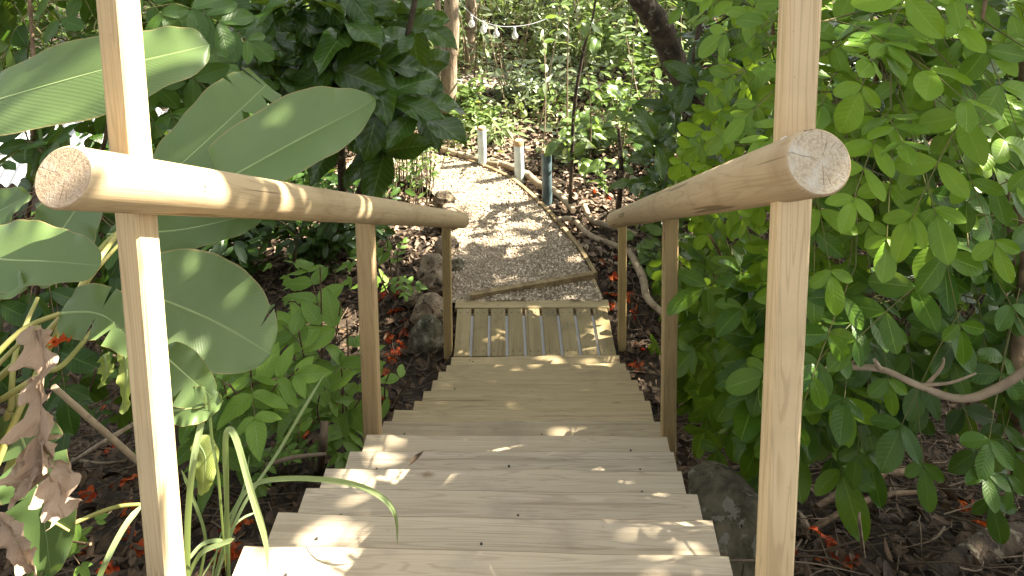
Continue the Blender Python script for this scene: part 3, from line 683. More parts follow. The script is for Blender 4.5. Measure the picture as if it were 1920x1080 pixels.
# ------------------------------------------------------------------ litter and twigs
def litter():
    n = 42000
    y = np.where(rng.random(n) < .55, rng.uniform(-4.6, 1.5, n), rng.uniform(1.0, 13, n)); x = rng.uniform(-4.2, 4.2, n)*np.where(y > 2, 1.25, 1)
    ok = ~((np.abs(x) < .6) & (y < .75)); 
    # keep the gravel clear
    a, b = spline(PR, 60), spline(PL, 60); poly = np.vstack([a, b[::-1]])[:, :2]
    ok &= ~inpoly(x, y, poly); x, y = x[ok], y[ok]; n = len(x)
    p = np.stack([x, y, ground_z(x, y)+rng.uniform(0, .045, n)], -1)
    mb = MB(); az = rng.uniform(0, 6.283, n); X = np.stack([np.cos(az), np.sin(az), rng.normal(size=n)*.35], -1); N = nrm(UP+rng.normal(size=(n, 3))*.45)
    k = n//2; tint = rng.random(n)**np.where(y > 1.5, 1.0, 2.6)*np.where(y > 2.2, 1.0, .9)
    place(mb, leaf_tpl(4, 2, .5, prof_oval, .5, .25), p[:k], X[:k], N[:k], rng.uniform(.04, .10, k), tint[:k])
    place(mb, leaf_tpl(4, 2, .38, prof_ovate, -.6, -.2), p[k:], X[k:], N[k:], rng.uniform(.03, .085, n-k), tint[k:])
    mb.build('leaf_litter', M['litter'], kind='stuff')
    n = 34000; x, y = rng.uniform(-4, 6, n), rng.uniform(1.2, 10, n); k = ~inpoly(x, y, poly); x, y = x[k], y[k]; n = len(x); mb = MB()
    p = np.stack([x, y, ground_z(x, y)+rng.uniform(.01, .05, n)], -1); az = rng.uniform(0, 6.283, n)
    place(mb, leaf_tpl(4, 2, .42, prof_oval, .5, .25), p, np.stack([np.cos(az), np.sin(az), rng.normal(size=n)*.3], -1), nrm(UP+rng.normal(size=(n, 3))*.4), rng.uniform(.04, .11, n), rng.random(n))
    # stray leaves and stones spilled over the path and its borders
    a_, b_ = spline(PR, 60), spline(PL, 60); n = 220; k = rng.integers(0, 59, n); tt = np.where(rng.random(n) < .6, rng.random(n)**2.5, rng.random(n))[:, None]; p = a_[k]*(1-tt)+b_[k]*tt; p[:, 2] = ZP+.05; az = rng.uniform(0, 6.283, n)
    place(mb, leaf_tpl(4, 2, .42, prof_oval, .5, .25), p, np.stack([np.cos(az), np.sin(az), rng.normal(size=n)*.2], -1), nrm(UP+rng.normal(size=(n, 3))*.3), rng.uniform(.02, .065, n), rng.random(n)*.6)
    mb.build('sunlit_leaf_litter', M['litter_sunlit'], kind='stuff')

    mb = MB()
    for i in range(2800):
        side = rng.random(); yy = rng.uniform(-4.3, 1.2) if side < .75 else rng.uniform(1, 7); xx = rng.uniform(.75, 3.2)*(1 if rng.random() < .7 else -1)
        L = rng.uniform(.08, .45); a = rng.uniform(0, 6.283); d = np.array([math.cos(a), math.sin(a), 0])*L/2; c = np.array([xx, yy, 0])
        q0, q1 = c-d, c+d; md = c+rng.normal(size=3)*L*.06
        pp = np.array([q0, md, q1]); pp[:, 2] = ground_z(pp[:, 0], pp[:, 1])+rng.uniform(.01, .08, 3)
        if inpoly(pp[:, 0], pp[:, 1], poly).any(): continue
        tube(mb, pp, [rng.uniform(.002, .005), .0015], 4, None, rng.random(), caps=False)
    for i in range(230):
        c = np.array([rng.uniform(.85, 2.9), rng.uniform(-4.1, -.6), 0]); a = rng.uniform(0, 6.283); L = rng.uniform(.12, .6); d = np.array([math.cos(a), math.sin(a), 0])*L/2
        pp = np.array([c-d, c+rng.normal(size=3)*L*.07, c+d]); pp[:, 2] = ground_z(pp[:, 0], pp[:, 1])+rng.uniform(.03, .13, 3); tube(mb, pp, [rng.uniform(.0025, .006), .0015], 5, 6, rng.uniform(.2, .9), caps=False)
    mb.build('twigs', M['twig'], kind='stuff')
litter()

# ------------------------------------------------------------------ fallen orange flowers
def flower_mesh(seed):
    rg = np.random.default_rng(seed); mb = MB(); n = 5
    for k in range(n):
        a = k*6.283/n+rg.normal()*.25; d = np.array([math.cos(a), math.sin(a), .5+rg.normal()*.3])
        place(mb, leaf_tpl(6, 4, .75, prof_oval, .5, .5+.3*rg.normal(), 1.2, .3), [np.array([0, 0, .006])], [d], [nrm(np.array([-d[0], -d[1], 1.0])+rg.normal(size=3)*.3)], rg.uniform(.75, 1.05), rg.random())
    return mb
FL = [flower_mesh(s) for s in range(4)]; FM = []
def scatter_flowers(spots, label, group):
    for (px, py, s) in spots:
        k = int(rng.integers(4)); q = Pg(px, py)+UP*.018
        if len(FM) <= k or FM[k] is None: pass
        me = FM[k]; o = bpy.data.objects.new('orange_blossom', me); COL.objects.link(o); o.location = q.tolist()
        d = (q-CAM)@_F; sz = s*d/FPX*.62; o.scale = (sz, sz*.8, sz*rng.uniform(.6, 1)); o.rotation_euler = (rng.normal()*.5, rng.normal()*.5, rng.uniform(0, 6.28)); o.scale = [q*1.4 for q in o.scale]
        tag(o, label, 'flower', group)
for mb in FL:
    o = mb.build('orange_blossom', M['flower']); FM.append(o.data); bpy.data.objects.remove(o)
scatter_flowers([(400, 765, 20), (352, 785, 18), (235, 745, 16), (200, 765, 14), (230, 912, 32), (165, 938, 26), (238, 1010, 26), (205, 850, 20), (440, 1000, 40), (432, 1050, 52), (425, 1075, 46), (205, 1075, 30), (245, 960, 26), (350, 868, 18), (262, 1040, 28), (150, 1050, 24), (300, 905, 20), (60, 1000, 20)],
                'crumpled orange-red flower fallen in the litter left of the upper steps', 'orange flowers fallen left of the upper steps')
scatter_flowers([(745, 552, 24), (742, 590, 20), (760, 628, 24), (752, 655, 26), (728, 640, 18), (700, 585, 16), (738, 672, 26), (762, 605, 16), (722, 705, 20), (570, 828, 26), (598, 797, 22), (650, 818, 24), (668, 780, 22), (720, 760, 20), (765, 560, 14), (715, 560, 14), (640, 760, 20)],
                'small crumpled red-orange flower on dark litter left of the lower steps', 'orange flowers fallen left of the lower steps')
scatter_flowers([(1147, 557, 20), (1143, 580, 16), (1150, 525, 16), (1178, 560, 18), (1130, 500, 12), (1160, 490, 12), (1140, 375, 11), (1180, 395, 11), (1095, 380, 10), (1115, 365, 10), (1190, 590, 22), (1200, 655, 18), (1195, 690, 20), (1150, 420, 11), (1075, 360, 9)],
                'small red flower fallen on litter right of the path and lower steps', 'red flowers fallen right of the path')
scatter_flowers([(1720, 800, 26), (1622, 830, 28), (1820, 970, 36), (1850, 1000, 40), (1560, 1035, 46), (1595, 1070, 40), (1555, 1068, 34), (1405, 1010, 40), (1400, 975, 26), (1510, 1055, 24), (1490, 1060, 24), (1660, 870, 18), (1600, 1000, 20), (1590, 850, 18)],
                'red-orange flower fallen among twigs under the right-hand shrub', 'orange flowers fallen under the right shrub')

HOLES = []   # (point, radius): leaves left out along sun rays to put sun patches here
def hole_px(px, py, z, r): HOLES.append((Pz(px, py, z), r))
def cull(p, last=0, amin=.3, dr=0.0):
    ok = np.ones(len(p), bool)
    for c, r in HOLES[-last:]:
        d = p-c; al = d@SUN; pr = np.linalg.norm(d-np.outer(al, SUN), axis=1); ok &= ~((pr < r+.05+dr) & (al > amin))
    return ok
for z in np.arange(1.9, 4.5, .14): HOLES.append((LB+(LT-LB)*((z-LB[2])/(LT[2]-LB[2])), .12))
for t in np.linspace(0, .07, 4): HOLES.append((l0+(l1-l0)*t, .12))
for t, r_ in ((.118, .05), (.165, .015)): HOLES.append((l0+(l1-l0)*t, r_))
for t, r_ in ((.205, .05), (.25, .02), (.31, .0), (.37, .02)): HOLES.append((l0+(l1-l0)*t, r_))
zt = lambda k: (13-k)*RI
for px, py, k, r in [(480, 1060, 0, .09), (600, 1060, 0, .06), (520, 1000, 1, .07), (570, 1000, 1, .06), (655, 1005, 1, .08), (690, 975, 1, .06), (650, 945, 2, .08), (610, 945, 2, .05), (640, 890, 3, .08), (690, 905, 3, .06), (720, 895, 3, .06), (775, 890, 3, .07), (820, 890, 3, .07), (715, 835, 5, .06), (705, 858, 4, .05),
                     (1105, 610, 13, .08), (1125, 605, 13, .08), (1105, 645, 13, .06), (1130, 640, 13, .06), (1000, 602, 13, .05), (1125, 678, 12, .07), (1150, 672, 12, .06), (1195, 756, 7, .07), (1045, 740, 8, .06), (1130, 703, 10, .04)]:
    hole_px(px, py, zt(k), r*.9)
for px, py, r in [(860, 335, .42), (900, 345, .32), (820, 325, .4), (930, 360, .22), (870, 360, .2), (840, 310, .35), (935, 427, .10), (950, 463, .10), (880, 455, .09), (975, 505, .08), (960, 500, .06), (1030, 548, .07), (900, 440, .06), (990, 300, .4), (1040, 320, .3), (1100, 300, .35)]: hole_px(px, py, 0, r)
for px in range(860, 1320, 40): hole_px(px, 158, .3, .5)
for q, r in [((540, 240, 2.3), .12), ((620, 240, 2.4), .06), ((140, 215, 2.0), .07), ((285, 155, 2.0), .05), ((480, 660, 1.95), .05), ((20, 455, 1.75), .05), ((360, 800, 2.1), .12), ((470, 900, 2.1), .1), ((75, 850, 1.8), .08)]: HOLES.append((P(*q), r))

NFG = len(HOLES)
for _ in range(45): hole_px(rng.uniform(830, 1340), rng.uniform(-60, 330), rng.uniform(0, 1.2), rng.uniform(.10, .28))
NBG = 45

# ------------------------------------------------------------------ plants
T_OVAL = leaf_tpl(9, 4, .55, prof_obov, .16, .10, .10)
T_OVAL2 = leaf_tpl(9, 4, .52, prof_oval, .28, .16, .2, .1)
T_VEIN = leaf_tpl(8, 4, .50, prof_ovate, .15, .15, .2)
T_BROAD = leaf_tpl(10, 6, .48, prof_oval, .25, .30, .6)
T_LOW = leaf_tpl(4, 2, .45, prof_oval, .3, .2)
T_LANCE = leaf_tpl(4, 2, .28, prof_lance, .3, .3)
T_CAN = leaf_tpl(2, 2, .55, lambda u: np.maximum(.05, np.sin(np.pi*u)), .2, .2)
def bez(a, c, b, n): t = np.linspace(0, 1, n)[:, None]; return a*(1-t)**2+2*c*t*(1-t)+b*t*t

def compound(mf, ms, base, d, L, pairs, ll, face, tint, tpl=(T_OVAL, T_OVAL2), droop=.5, rr=.0022, term=True):
    d = nrm(d); n = 10; t = np.linspace(0, 1, n)
    p = base+np.outer(t, d)*L-np.outer(t**2, UP)*droop*L*.5
    tube(ms, p, [rr, rr*.55], 5, None, .5, caps=False)
    T = nrm(np.gradient(p, axis=0)); ts = np.linspace(.22, .97, pairs)
    pos, X, N, S, TT = [], [], [], [], []
    for k, tk in enumerate(ts):
        i = tk*(n-1); i0 = min(int(i), n-2); q = p[i0]+(p[i0+1]-p[i0])*(i-i0); tg = T[i0]
        nn = nrm(face-tg*(face@tg)+rng.normal(size=3)*.08); sd = np.cross(nn, tg)
        sz = ll*(.62+.45*math.sin(math.pi*(.15+.8*tk)))*rng.uniform(.88, 1.12)
        for s in (-1, 1):
            a = rng.uniform(.85, 1.15); X.append(nrm(sd*s*math.sin(a)+tg*math.cos(a)-UP*.12*rng.random()+rng.normal(size=3)*.07)); pos.append(q)
            N.append(nrm(nn+sd*s*rng.uniform(-.1, .25)+rng.normal(size=3)*.14)); S.append(sz*rng.uniform(.9, 1.1)); TT.append(tint+rng.normal()*.12)
    if term: pos.append(p[-1]); X.append(T[-1]); N.append(nrm(face+rng.normal(size=3)*.2)); S.append(ll*rng.uniform(.9, 1.15)); TT.append(tint)
    pos, X, N, S, TT = map(np.array, (pos, X, N, S, TT)); gk = cull(pos+X*S[:, None]*.5, 0, .75, -.06); pos, X, N, S, TT = pos[gk], X[gk], N[gk], S[gk], TT[gk]; pk = rng.random(len(pos)) < .5; TT = np.clip(TT, 0, .95)
    for tp, mk in zip(tpl, (pk, ~pk)):
        if mk.any(): place(mf, tp, pos[mk], X[mk], N[mk], S[mk], TT[mk], rng.uniform(.85, 1.1, mk.sum()))
def pinnate_shrub(name, label, trunks, poly, n, dr, ll, L, pairs, mat, hub, face=(-.1, -.62, .78), tint=(.2, .8), stemmat='branch', droop=.5, tpl=(T_OVAL, T_OVAL2), cat='shrub', extra=(), dcurve=None, tr=.016, xmin=None, vg=False):
    base = np.asarray(trunks[0][0]); t = thing(name, label, cat, base); mt, ms, mf = MB(), MB(), MB(); nodes = []
    for tk in trunks:
        p = spline(tk, 24); tube(mt, p, [tr, tr*.35], 8, None, wob=.03); nodes.append(p[8:])
    nodes = np.vstack(nodes); px = sample_poly(poly, n); d = rng.uniform(dr[0], dr[1], n)
    if dcurve is not None: d = d+np.array([dcurve(*q) for q in px])
    face = nrm(np.array(face, float)); hub = np.asarray(hub)
    if xmin is not None: d = np.maximum(d, (xmin-CAM[0])/((px[:, 0]-960)/FPX-.058)+rng.uniform(0, .3, n))
    for (a, b), dd in zip(px, d):
        c = P(a, b, dd); out = nrm(c-hub); dv = nrm(out*np.array([1, .6, .7])-UP*.30+rng.normal(size=3)*.35)
        LL = L*rng.uniform(.75, 1.2); bs = c-dv*LL*.5
        j = np.argmin(np.linalg.norm(nodes-(bs+UP*.05-nrm(bs-hub)*.1), axis=1)); nd = nodes[j]
        ctl = (nd+bs)/2+UP*.12*np.linalg.norm(bs-nd)+rng.normal(size=3)*.03
        tube(ms, bez(nd, ctl, bs, 8), [.0045, .0024], 5, None, .4, caps=False)
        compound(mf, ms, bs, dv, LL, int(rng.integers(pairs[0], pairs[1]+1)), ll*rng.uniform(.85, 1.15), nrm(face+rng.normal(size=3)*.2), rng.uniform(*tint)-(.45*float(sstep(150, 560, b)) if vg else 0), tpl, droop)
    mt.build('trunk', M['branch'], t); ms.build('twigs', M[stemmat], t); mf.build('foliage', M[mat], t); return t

# right-hand shrubs
b0 = Pg(1545, 860)
pinnate_shrub('oval_leaved_shrub', 'bright green shrub with paired oval leaflets around the tall right post, reaching the photo top', [
    [b0, P(1530, 640, 3.2), P(1560, 380, 3.0), P(1640, 160, 2.8), P(1690, -60, 2.7)], [b0, P(1580, 560, 3.2), P(1480, 260, 3.1), P(1450, 60, 3.0), P(1440, -80, 3.0)], [b0, P(1640, 560, 3.1), P(1780, 330, 2.8), P(1830, 100, 2.7), P(1860, -80, 2.7)]],
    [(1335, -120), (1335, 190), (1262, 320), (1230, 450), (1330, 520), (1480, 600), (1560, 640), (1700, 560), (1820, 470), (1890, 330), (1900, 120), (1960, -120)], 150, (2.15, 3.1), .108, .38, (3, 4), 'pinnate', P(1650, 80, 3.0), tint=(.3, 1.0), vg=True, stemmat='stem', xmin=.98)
b1 = Pg(1420, 760)
pinnate_shrub('oval_leaved_shrub', 'mid green shrub with large oval leaflets hanging beside the middle right post', [
    [b1, P(1400, 640, 3.9), P(1370, 520, 3.8), P(1330, 440, 3.7)], [b1, P(1470, 600, 3.8), P(1480, 480, 3.6)]],
    [(1195, 650), (1205, 560), (1230, 470), (1330, 430), (1480, 500), (1580, 600), (1590, 690), (1540, 760), (1450, 770), (1340, 760), (1290, 740), (1285, 680)], 92, (3.0, 3.8), .165, .40, (3, 4), 'pinnate', P(1420, 480, 3.9), tint=(-.15, .5), stemmat='stem', dcurve=lambda a, b: -.0007*max(0, a-1300), xmin=1.05)
b2 = Pg(1850, 880)
pinnate_shrub('oval_leaved_shrub', 'dark green shrub with drooping oval leaflets at right above the bare branch', [
    [b2, P(1800, 700, 3.1), P(1740, 560, 3.0)], [b2, P(1890, 700, 3.0), P(1880, 480, 3.0), P(1900, 300, 3.0)]],
    [(1530, 560), (1700, 500), (1930, 330), (1950, 740), (1900, 830), (1780, 820), (1680, 690), (1560, 720)], 60, (2.55, 3.5), .115, .36, (2, 4), 'pinnate_dark', P(1760, 520, 3.2), tint=(.2, .9), stemmat='stem')
log('sapling_trunk', 'slim brown trunk standing at the right edge above the litter', [Pg(1905, 900), P(1908, 760, 2.75), P(1912, 600, 2.75), P(1925, 480, 2.75), P(1900, 330, 2.9)], [.028, .026, .025, .022, .015], 'branch', cat='tree trunk')
log('woody_vine', 'thin twisting brown vine stem hanging at the far right edge', [P(1920, 60, 2.7), P(1912, 200, 2.75), P(1885, 290, 2.8), P(1892, 420, 2.8), P(1905, 540, 2.8)], [.012, .011, .010, .010, .008], 'branch', cat='vine')

# left shrubs
b3 = Pg(40, 560)
pinnate_shrub('oval_leaved_shrub', 'shaded shrub with oval leaflets behind the topmost banana leaf at upper left', [
    [b3, P(60, 300, 3.8), P(60, 60, 3.6), P(40, -100, 3.5)], [b3, P(180, 320, 3.9), P(200, 40, 3.6)]],
    [(-60, -100), (400, -100), (420, 120), (300, 260), (120, 230), (-40, 190), (-60, 60)], 70, (3.5, 4.6), .15, .42, (3, 5), 'pinnate_dark', P(100, -60, 3.6), tint=(.3, .95), stemmat='stem')
b4 = Pg(60, 640)
pinnate_shrub('dark_leaved_shrub', 'dark shrub with small oval leaves under the banana at left', [
    [b4, P(80, 480, 3.6), P(120, 340, 3.6)], [b4, P(170, 480, 3.7), P(180, 300, 3.6)]],
    [(-60, 250), (120, 240), (210, 330), (330, 480), (230, 700), (-60, 720)], 60, (3.1, 4.2), .13, .38, (2, 4), 'pinnate_dark', P(100, 330, 3.7), tint=(0, .5))
def sapling(label, base, tips, n, ll, mat='veiny', pairs=(2, 4), L=.30, tint=(.3, .9)):
    t = thing('leafy_sapling', label, 'sapling', base); mt, ms, mf = MB(), MB(), MB()
    for tip in tips:
        c = (base+tip)/2+rng.normal(size=3)*.05; p = bez(base, c, np.asarray(tip), 16); tube(mt, p, [.007, .0035], 6)
        for k in range(n):
            q = p[int(4+11*(k+rng.random())/n)] if True else 0
            a = rng.uniform(0, 6.283); dv = nrm(np.array([math.cos(a), math.sin(a)-.35, .25+.3*rng.random()]))
            if q[0]+dv[0]*L+ll*.6 > -.70 and q[1] < .6: dv = dv*np.array([-1, 1, 1])
            if q[0]+dv[0]*L+ll*.6 > -.70 and q[1] < .6: continue
            compound(mf, mt, q, dv, L*rng.uniform(.7, 1.15), int(rng.integers(pairs[0], pairs[1]+1)), ll*rng.uniform(.85, 1.1), nrm(np.array([0, -.45, .9])+rng.normal(size=3)*.25), rng.uniform(*tint), (T_VEIN, T_VEIN), .55)
    mt.build('stem', M['branch'], t); mf.build('foliage', M[mat], t)
sapling('veined sapling with paired leaflets left of the middle left post', Pg(600, 800), [P(600, 500, 3.6), P(640, 560, 3.7), P(560, 620, 3.5), P(690, 640, 3.8)], 3, .15, L=.40)
sapling('low sapling with veined leaflets below the lowest banana leaf', Pg(500, 800), [P(470, 690, 3.1), P(520, 720, 3.1), P(430, 720, 3.0)], 4, .14, tint=(.1, .7))
sapling('small sprout of veined leaflets in the corner between post and lower steps', Pg(735, 770), [P(735, 690, 4.2), P(770, 710, 4.3)], 2, .12, pairs=(1, 2), tint=(.5, .9))
sapling('bright sapling with spreading paired leaflets just left of the middle left post', Pg(640, 830), [P(640, 690, 3.7), P(600, 740, 3.6), P(680, 740, 3.8), P(650, 600, 3.8)], 2, .16, L=.42, tint=(.5, .95))
sapling('leafy sapling with pale veined leaflets below the tip of the lowest banana leaf', Pg(440, 850), [P(420, 720, 3.2), P(470, 660, 3.3), P(560, 690, 3.4)], 2, .15, L=.40, tint=(.3, .9))
sapling('slender young sapling with tiny top leaves before the dark shrub below the left rail', Pg(560, 640), [P(555, 440, 4.2)], 6, .05, L=.2, tint=(.6, .95))
sapling('pale bushy sapling rising behind the left rail near the middle left post', Pg(735, 560), [P(725, 450, 5.2), P(700, 470, 5.0), P(745, 470, 5.3)], 3, .085, tint=(.3, .8))
sapling('small dark bush with short veined leaves low on the litter left of the upper steps', Pg(540, 870), [P(560, 810, 3.2), P(510, 830, 3.2)], 4, .06, L=.18, tint=(0, .4))
sapling('low weed with round leaves in the bottom left corner', Pg(110, 1060), [P(60, 1030, 1.95), P(170, 1020, 2.05), P(120, 990, 2.1)], 4, .05, L=.14, tint=(.2, .7))
sapling('small ferny weed in shade below the banana leaves', Pg(150, 760), [P(130, 700, 3.0), P(180, 690, 3.0), P(230, 720, 3.1)], 4, .06, 'pinnate_dark', L=.2)

# ------------------------------------------------------------------ banana plant
def blade(mid, hl, hr, N, prof, tears=(), nu=46, nv=7, fold=.12, curl=0.0, wave=.010, tint=.5, trunc=0.0, seed=0):
    """big leaf: midrib points (world), half widths, facing normal; tears=(side,u,depth,gap)"""
    rg = np.random.default_rng(seed); p = spline(mid, 200); L = np.linalg.norm(np.diff(p, axis=0), axis=1).sum(); N = nrm(np.array(N, float)); mb = MB()
    ev = lambda u: np.stack([np.interp(u, np.linspace(0, 1, 200), p[:, k]) for k in range(3)], -1)
    tg = nrm(np.gradient(p, axis=0)); ph = rg.random(4)*6
    for side, h in ((-1, hl), (1, hr)):
        cuts = sorted([(u, dep, gap) for (s, u, dep, gap) in tears if s == side]); bounds = [(0, 0, 0)]+cuts+[(1, 0, 0)]
        for (ua, da, ga), (ub, db, gb) in zip(bounds[:-1], bounds[1:]):
            n = max(4, int(nu*(ub-ua))); u = np.linspace(ua, ub, n+1); v = np.linspace(0, 1, nv+1); U, V = np.meshgrid(u, v, indexing='ij')
            wa = np.where(V > 1-da, (V-(1-da))/max(da, 1e-6), 0)*ga; wb = np.where(V > 1-db, (V-(1-db))/max(db, 1e-6), 0)*gb
            fr = (U-ua)/(ub-ua); UU = U+wa*(1-fr)-wb*fr
            q = ev(np.clip(UU, 0, 1).ravel()).reshape(*U.shape, 3); ti = nrm(np.stack([np.interp(UU.ravel(), np.linspace(0, 1, 200), tg[:, k]) for k in range(3)], -1).reshape(*U.shape, 3))
            S = nrm(np.cross(ti, np.broadcast_to(N, ti.shape)))*side; NN = np.cross(S*side, ti); NN = NN*np.sign((NN*N).sum(-1, keepdims=True))
            W = prof(U*(1-trunc))*h; y = V*W
            z = fold*y - curl*y*y/max(h, 1e-6) + wave*np.sin(U*14+ph[0]+side)*V**2 + .4*wave*np.sin(U*37+ph[1])*V**3 + .02*(wa-wb)*5*V
            vv = q + S*(y*(1-.08*abs(fold)))[..., None] + NN*z[..., None] + ti*(y*.22)[..., None]*0
            k = nv+1; i, j = np.meshgrid(np.arange(n), np.arange(nv), indexing='ij'); f = np.stack([i*k+j, (i+1)*k+j, (i+1)*k+j+1, i*k+j+1], -1).reshape(-1, 4)
            if side > 0: f = f[:, ::-1]
            mb.add(vv.reshape(-1, 3), f, np.clip(tint+.12*np.sin(U*5+ph[2]).ravel(), 0, 1), np.stack([U, .5+side*V*.5], -1).reshape(-1, 2))
    rib = MB(); kk = np.linspace(0, 1, 40); tube(rib, ev(kk)-N*.002, np.linspace(.0050, .0010, 40), 6)
    return mb, rib
pb = lambda u: np.maximum(.0, np.sin(np.pi*np.clip(u, 0, 1)**.80))**.55
pb2 = lambda u: np.maximum(.0, np.sin(np.pi*np.clip(u, 0, 1)**.70))**.6
pb3 = lambda u: np.maximum(.0, np.sin(np.pi*np.clip(.08+u*.92, 0, 1)**1.05))**.6
bn = thing('banana_plant', 'banana plant with broad grey-green leaves spreading behind the left handrail', 'banana plant', Pg(-40, 900))
def bleaf(mid, hl, hr, N=(0, -.72, .70), prof=pb, mat='banana', lab=None, **k):
    mb, rib = blade([P(*q) for q in mid], hl, hr, N, prof, **k)
    if mat == 'dry': mb.v = [v+rng.normal(size=v.shape)*.0009+.006*np.sin(v[:, [1, 2, 0]]*55+v[:, [2, 0, 1]]*40)+.002*np.sin(v[:, [2, 0, 1]]*170) for v in mb.v]
    o = mb.build('leaf', M[mat], bn)
    if lab: o['label'] = lab
    rib.build('midrib', M['midrib' if mat != 'dry' else 'dry'], o)
bleaf([(-50, 203, 2.05), (0, 186, 2.02), (190, 132, 2.0), (320, 101, 2.02), (393, 84, 2.06)], .100, .122, prof=pb3, fold=.05, tint=.5, wave=.012, seed=1)
bleaf([(300, 345, 2.75), (390, 262, 2.8), (480, 178, 2.87), (500, 158, 2.89)], .165, .14, prof=lambda u: pb(u*.80)*(1-.25*u), tears=((-1, .84, .98, .075), (-1, .6, .3, .015), (1, .40, .3, .02), (1, .54, .9, .085), (1, .70, .8, .04)), tint=.75, seed=2, lab='grey-green banana leaf with torn tip')
bleaf([(405, 345, 2.62), (430, 333, 2.65), (560, 262, 2.8), (650, 216, 2.9), (704, 186, 2.95)], .150, .14, N=(.12, -.70, .70), prof=lambda u: np.maximum(0, np.sin(np.pi*np.clip(u, 0, 1)**.92))**.78, fold=.42, tint=.65, seed=3, lab='bright banana leaf with sunlit upper half')
bleaf([(200, 440, 2.6), (330, 432, 2.65), (430, 412, 2.7), (500, 395, 2.75)], .07, .075, prof=pb, tint=.25, seed=4)
bleaf([(235, 540, 2.4), (330, 572, 2.45), (420, 612, 2.48), (508, 664, 2.5)], .175, .148, N=(.05, -.60, .80), prof=pb3, tears=((-1, .84, .55, .012), (1, .66, .25, .015)), tint=.6, fold=.08, seed=5)
bleaf([(-120, 470, 1.8), (0, 486, 1.76), (90, 490, 1.74), (188, 498, 1.72)], .085, .072, N=(.1, -.55, .82), prof=pb, tint=.7, seed=6)
bleaf([(55, 520, 2.5), (110, 440, 2.5), (150, 380, 2.52), (180, 330, 2.55)], .11, .13, prof=pb, tint=.2, seed=7)
bleaf([(-60, 430, 2.6), (0, 395, 2.6), (55, 365, 2.6)], .07, .06, prof=pb, tint=.2, seed=8)
bleaf([(-100, 560, 1.75), (-20, 545, 1.72), (45, 535, 1.7)], .05, .05, N=(.1, -.5, .85), prof=pb, tint=.9, seed=18)
bleaf([(112, 588, 2.0), (170, 586, 1.98), (215, 606, 1.96), (262, 665, 1.95)], .065, .062, prof=pb2, tears=((-1, .45, .8, .03), (1, .42, .85, .05), (1, .68, .7, .05)), tint=.5, seed=9, lab='small torn banana leaf')
bleaf([(300, 660, 2.15), (345, 700, 2.13), (400, 745, 2.12)], .055, .075, prof=pb, tears=((1, .6, .6, .03),), tint=.35, seed=10)
bleaf([(320, 770, 2.1), (365, 765, 2.1), (418, 752, 2.12)], .05, .04, prof=pb, tint=.55, seed=11)
bleaf([(20, 770, 1.95), (55, 860, 1.92), (80, 960, 1.9), (95, 1075, 1.9)], .085, .08, N=(.15, -.8, .55), prof=pb3, tears=((-1, .35, .8, .04), (1, .3, .9, .05), (1, .55, .6, .03), (-1, .62, .6, .03)), tint=.05, seed=12, lab='drooping torn dull green banana leaf')
bleaf([(232, 655, 2.0), (238, 700, 1.99), (232, 775, 1.98)], .022, .02, prof=pb, mat='banana_yellow', tint=.4, seed=13)
bleaf([(195, 665, 2.0), (200, 690, 2.0), (190, 725, 2.0)], .016, .018, prof=pb, mat='banana_yellow', tint=.3, seed=14)
bleaf([(365, 825, 2.2), (385, 860, 2.18), (378, 930, 2.18)], .035, .03, N=(.3, -.8, .5), prof=pb, mat='banana_yellow', tint=.5, curl=.5, seed=15)
bleaf([(72, 612, 1.85), (80, 690, 1.83), (74, 800, 1.82), (80, 905, 1.8)], .040, .045, N=(.2, -.9, .3), prof=lambda u: .55+.45*np.sin(u*17)**2, mat='dry', tears=((-1, .2, .7, .05), (1, .36, .9, .06), (-1, .55, .8, .06), (1, .72, .8, .05)), wave=.03, fold=.9, tint=.6, seed=16, lab='dead brown papery leaf hanging down')
bleaf([(75, 850, 1.82), (100, 880, 1.8), (125, 960, 1.79)], .05, .045, N=(.2, -.8, .5), prof=lambda u: .6+.4*np.sin(u*13)**2, mat='dry', tears=((-1, .4, .8, .1), (1, .5, .8, .1)), wave=.03, fold=.5, tint=.9, seed=17)
bleaf([(78, 850, 1.82), (50, 880, 1.8), (25, 925, 1.8)], .04, .035, N=(.2, -.8, .5), prof=pb3, mat='dry', wave=.03, fold=.5, tint=.8, seed=19)
bleaf([(0, 975, 1.8), (30, 1010, 1.78), (62, 1070, 1.78)], .035, .03, N=(.2, -.8, .5), prof=pb3, mat='dry', wave=.02, fold=.8, tint=.7, seed=20)
for pts, r in [([(-30, 735, 2.0), (110, 600, 2.02), (190, 480, 2.1), (290, 350, 2.7)], .009), ([(-30, 770, 1.95), (80, 700, 1.95), (130, 672, 1.97), (235, 540, 2.4)], .008), ([(-10, 880, 1.9), (50, 740, 1.95), (140, 560, 2.1), (215, 440, 2.4), (405, 345, 2.62)], .009),
               ([(-40, 700, 1.9), (40, 620, 1.95), (112, 588, 2.0)], .008), ([(20, 770, 1.95), (30, 660, 2.0), (70, 560, 2.2)], .008), ([(100, 640, 2.1), (170, 520, 2.2), (250, 430, 2.3)], .007), ([(0, 930, 1.95), (40, 800, 1.97), (30, 740, 2.0)], .012),
               ([(-20, 700, 1.85), (30, 650, 1.85), (72, 612, 1.85)], .006), ([(20, 770, 1.95), (-10, 840, 1.95), (-40, 900, 1.95)], .012), ([(30, 1030, 2.0), (130, 985, 2.05), (220, 950, 2.1), (300, 946, 2.15)], .006), ([(-20, 970, 1.9), (70, 968, 1.9), (130, 996, 1.9)], .004)]:
    mb = MB(); tube(mb, [P(*q) for q in pts], [r, r*.7], 8, 22); mb.build('leaf_stalk', M['petiole'], bn)
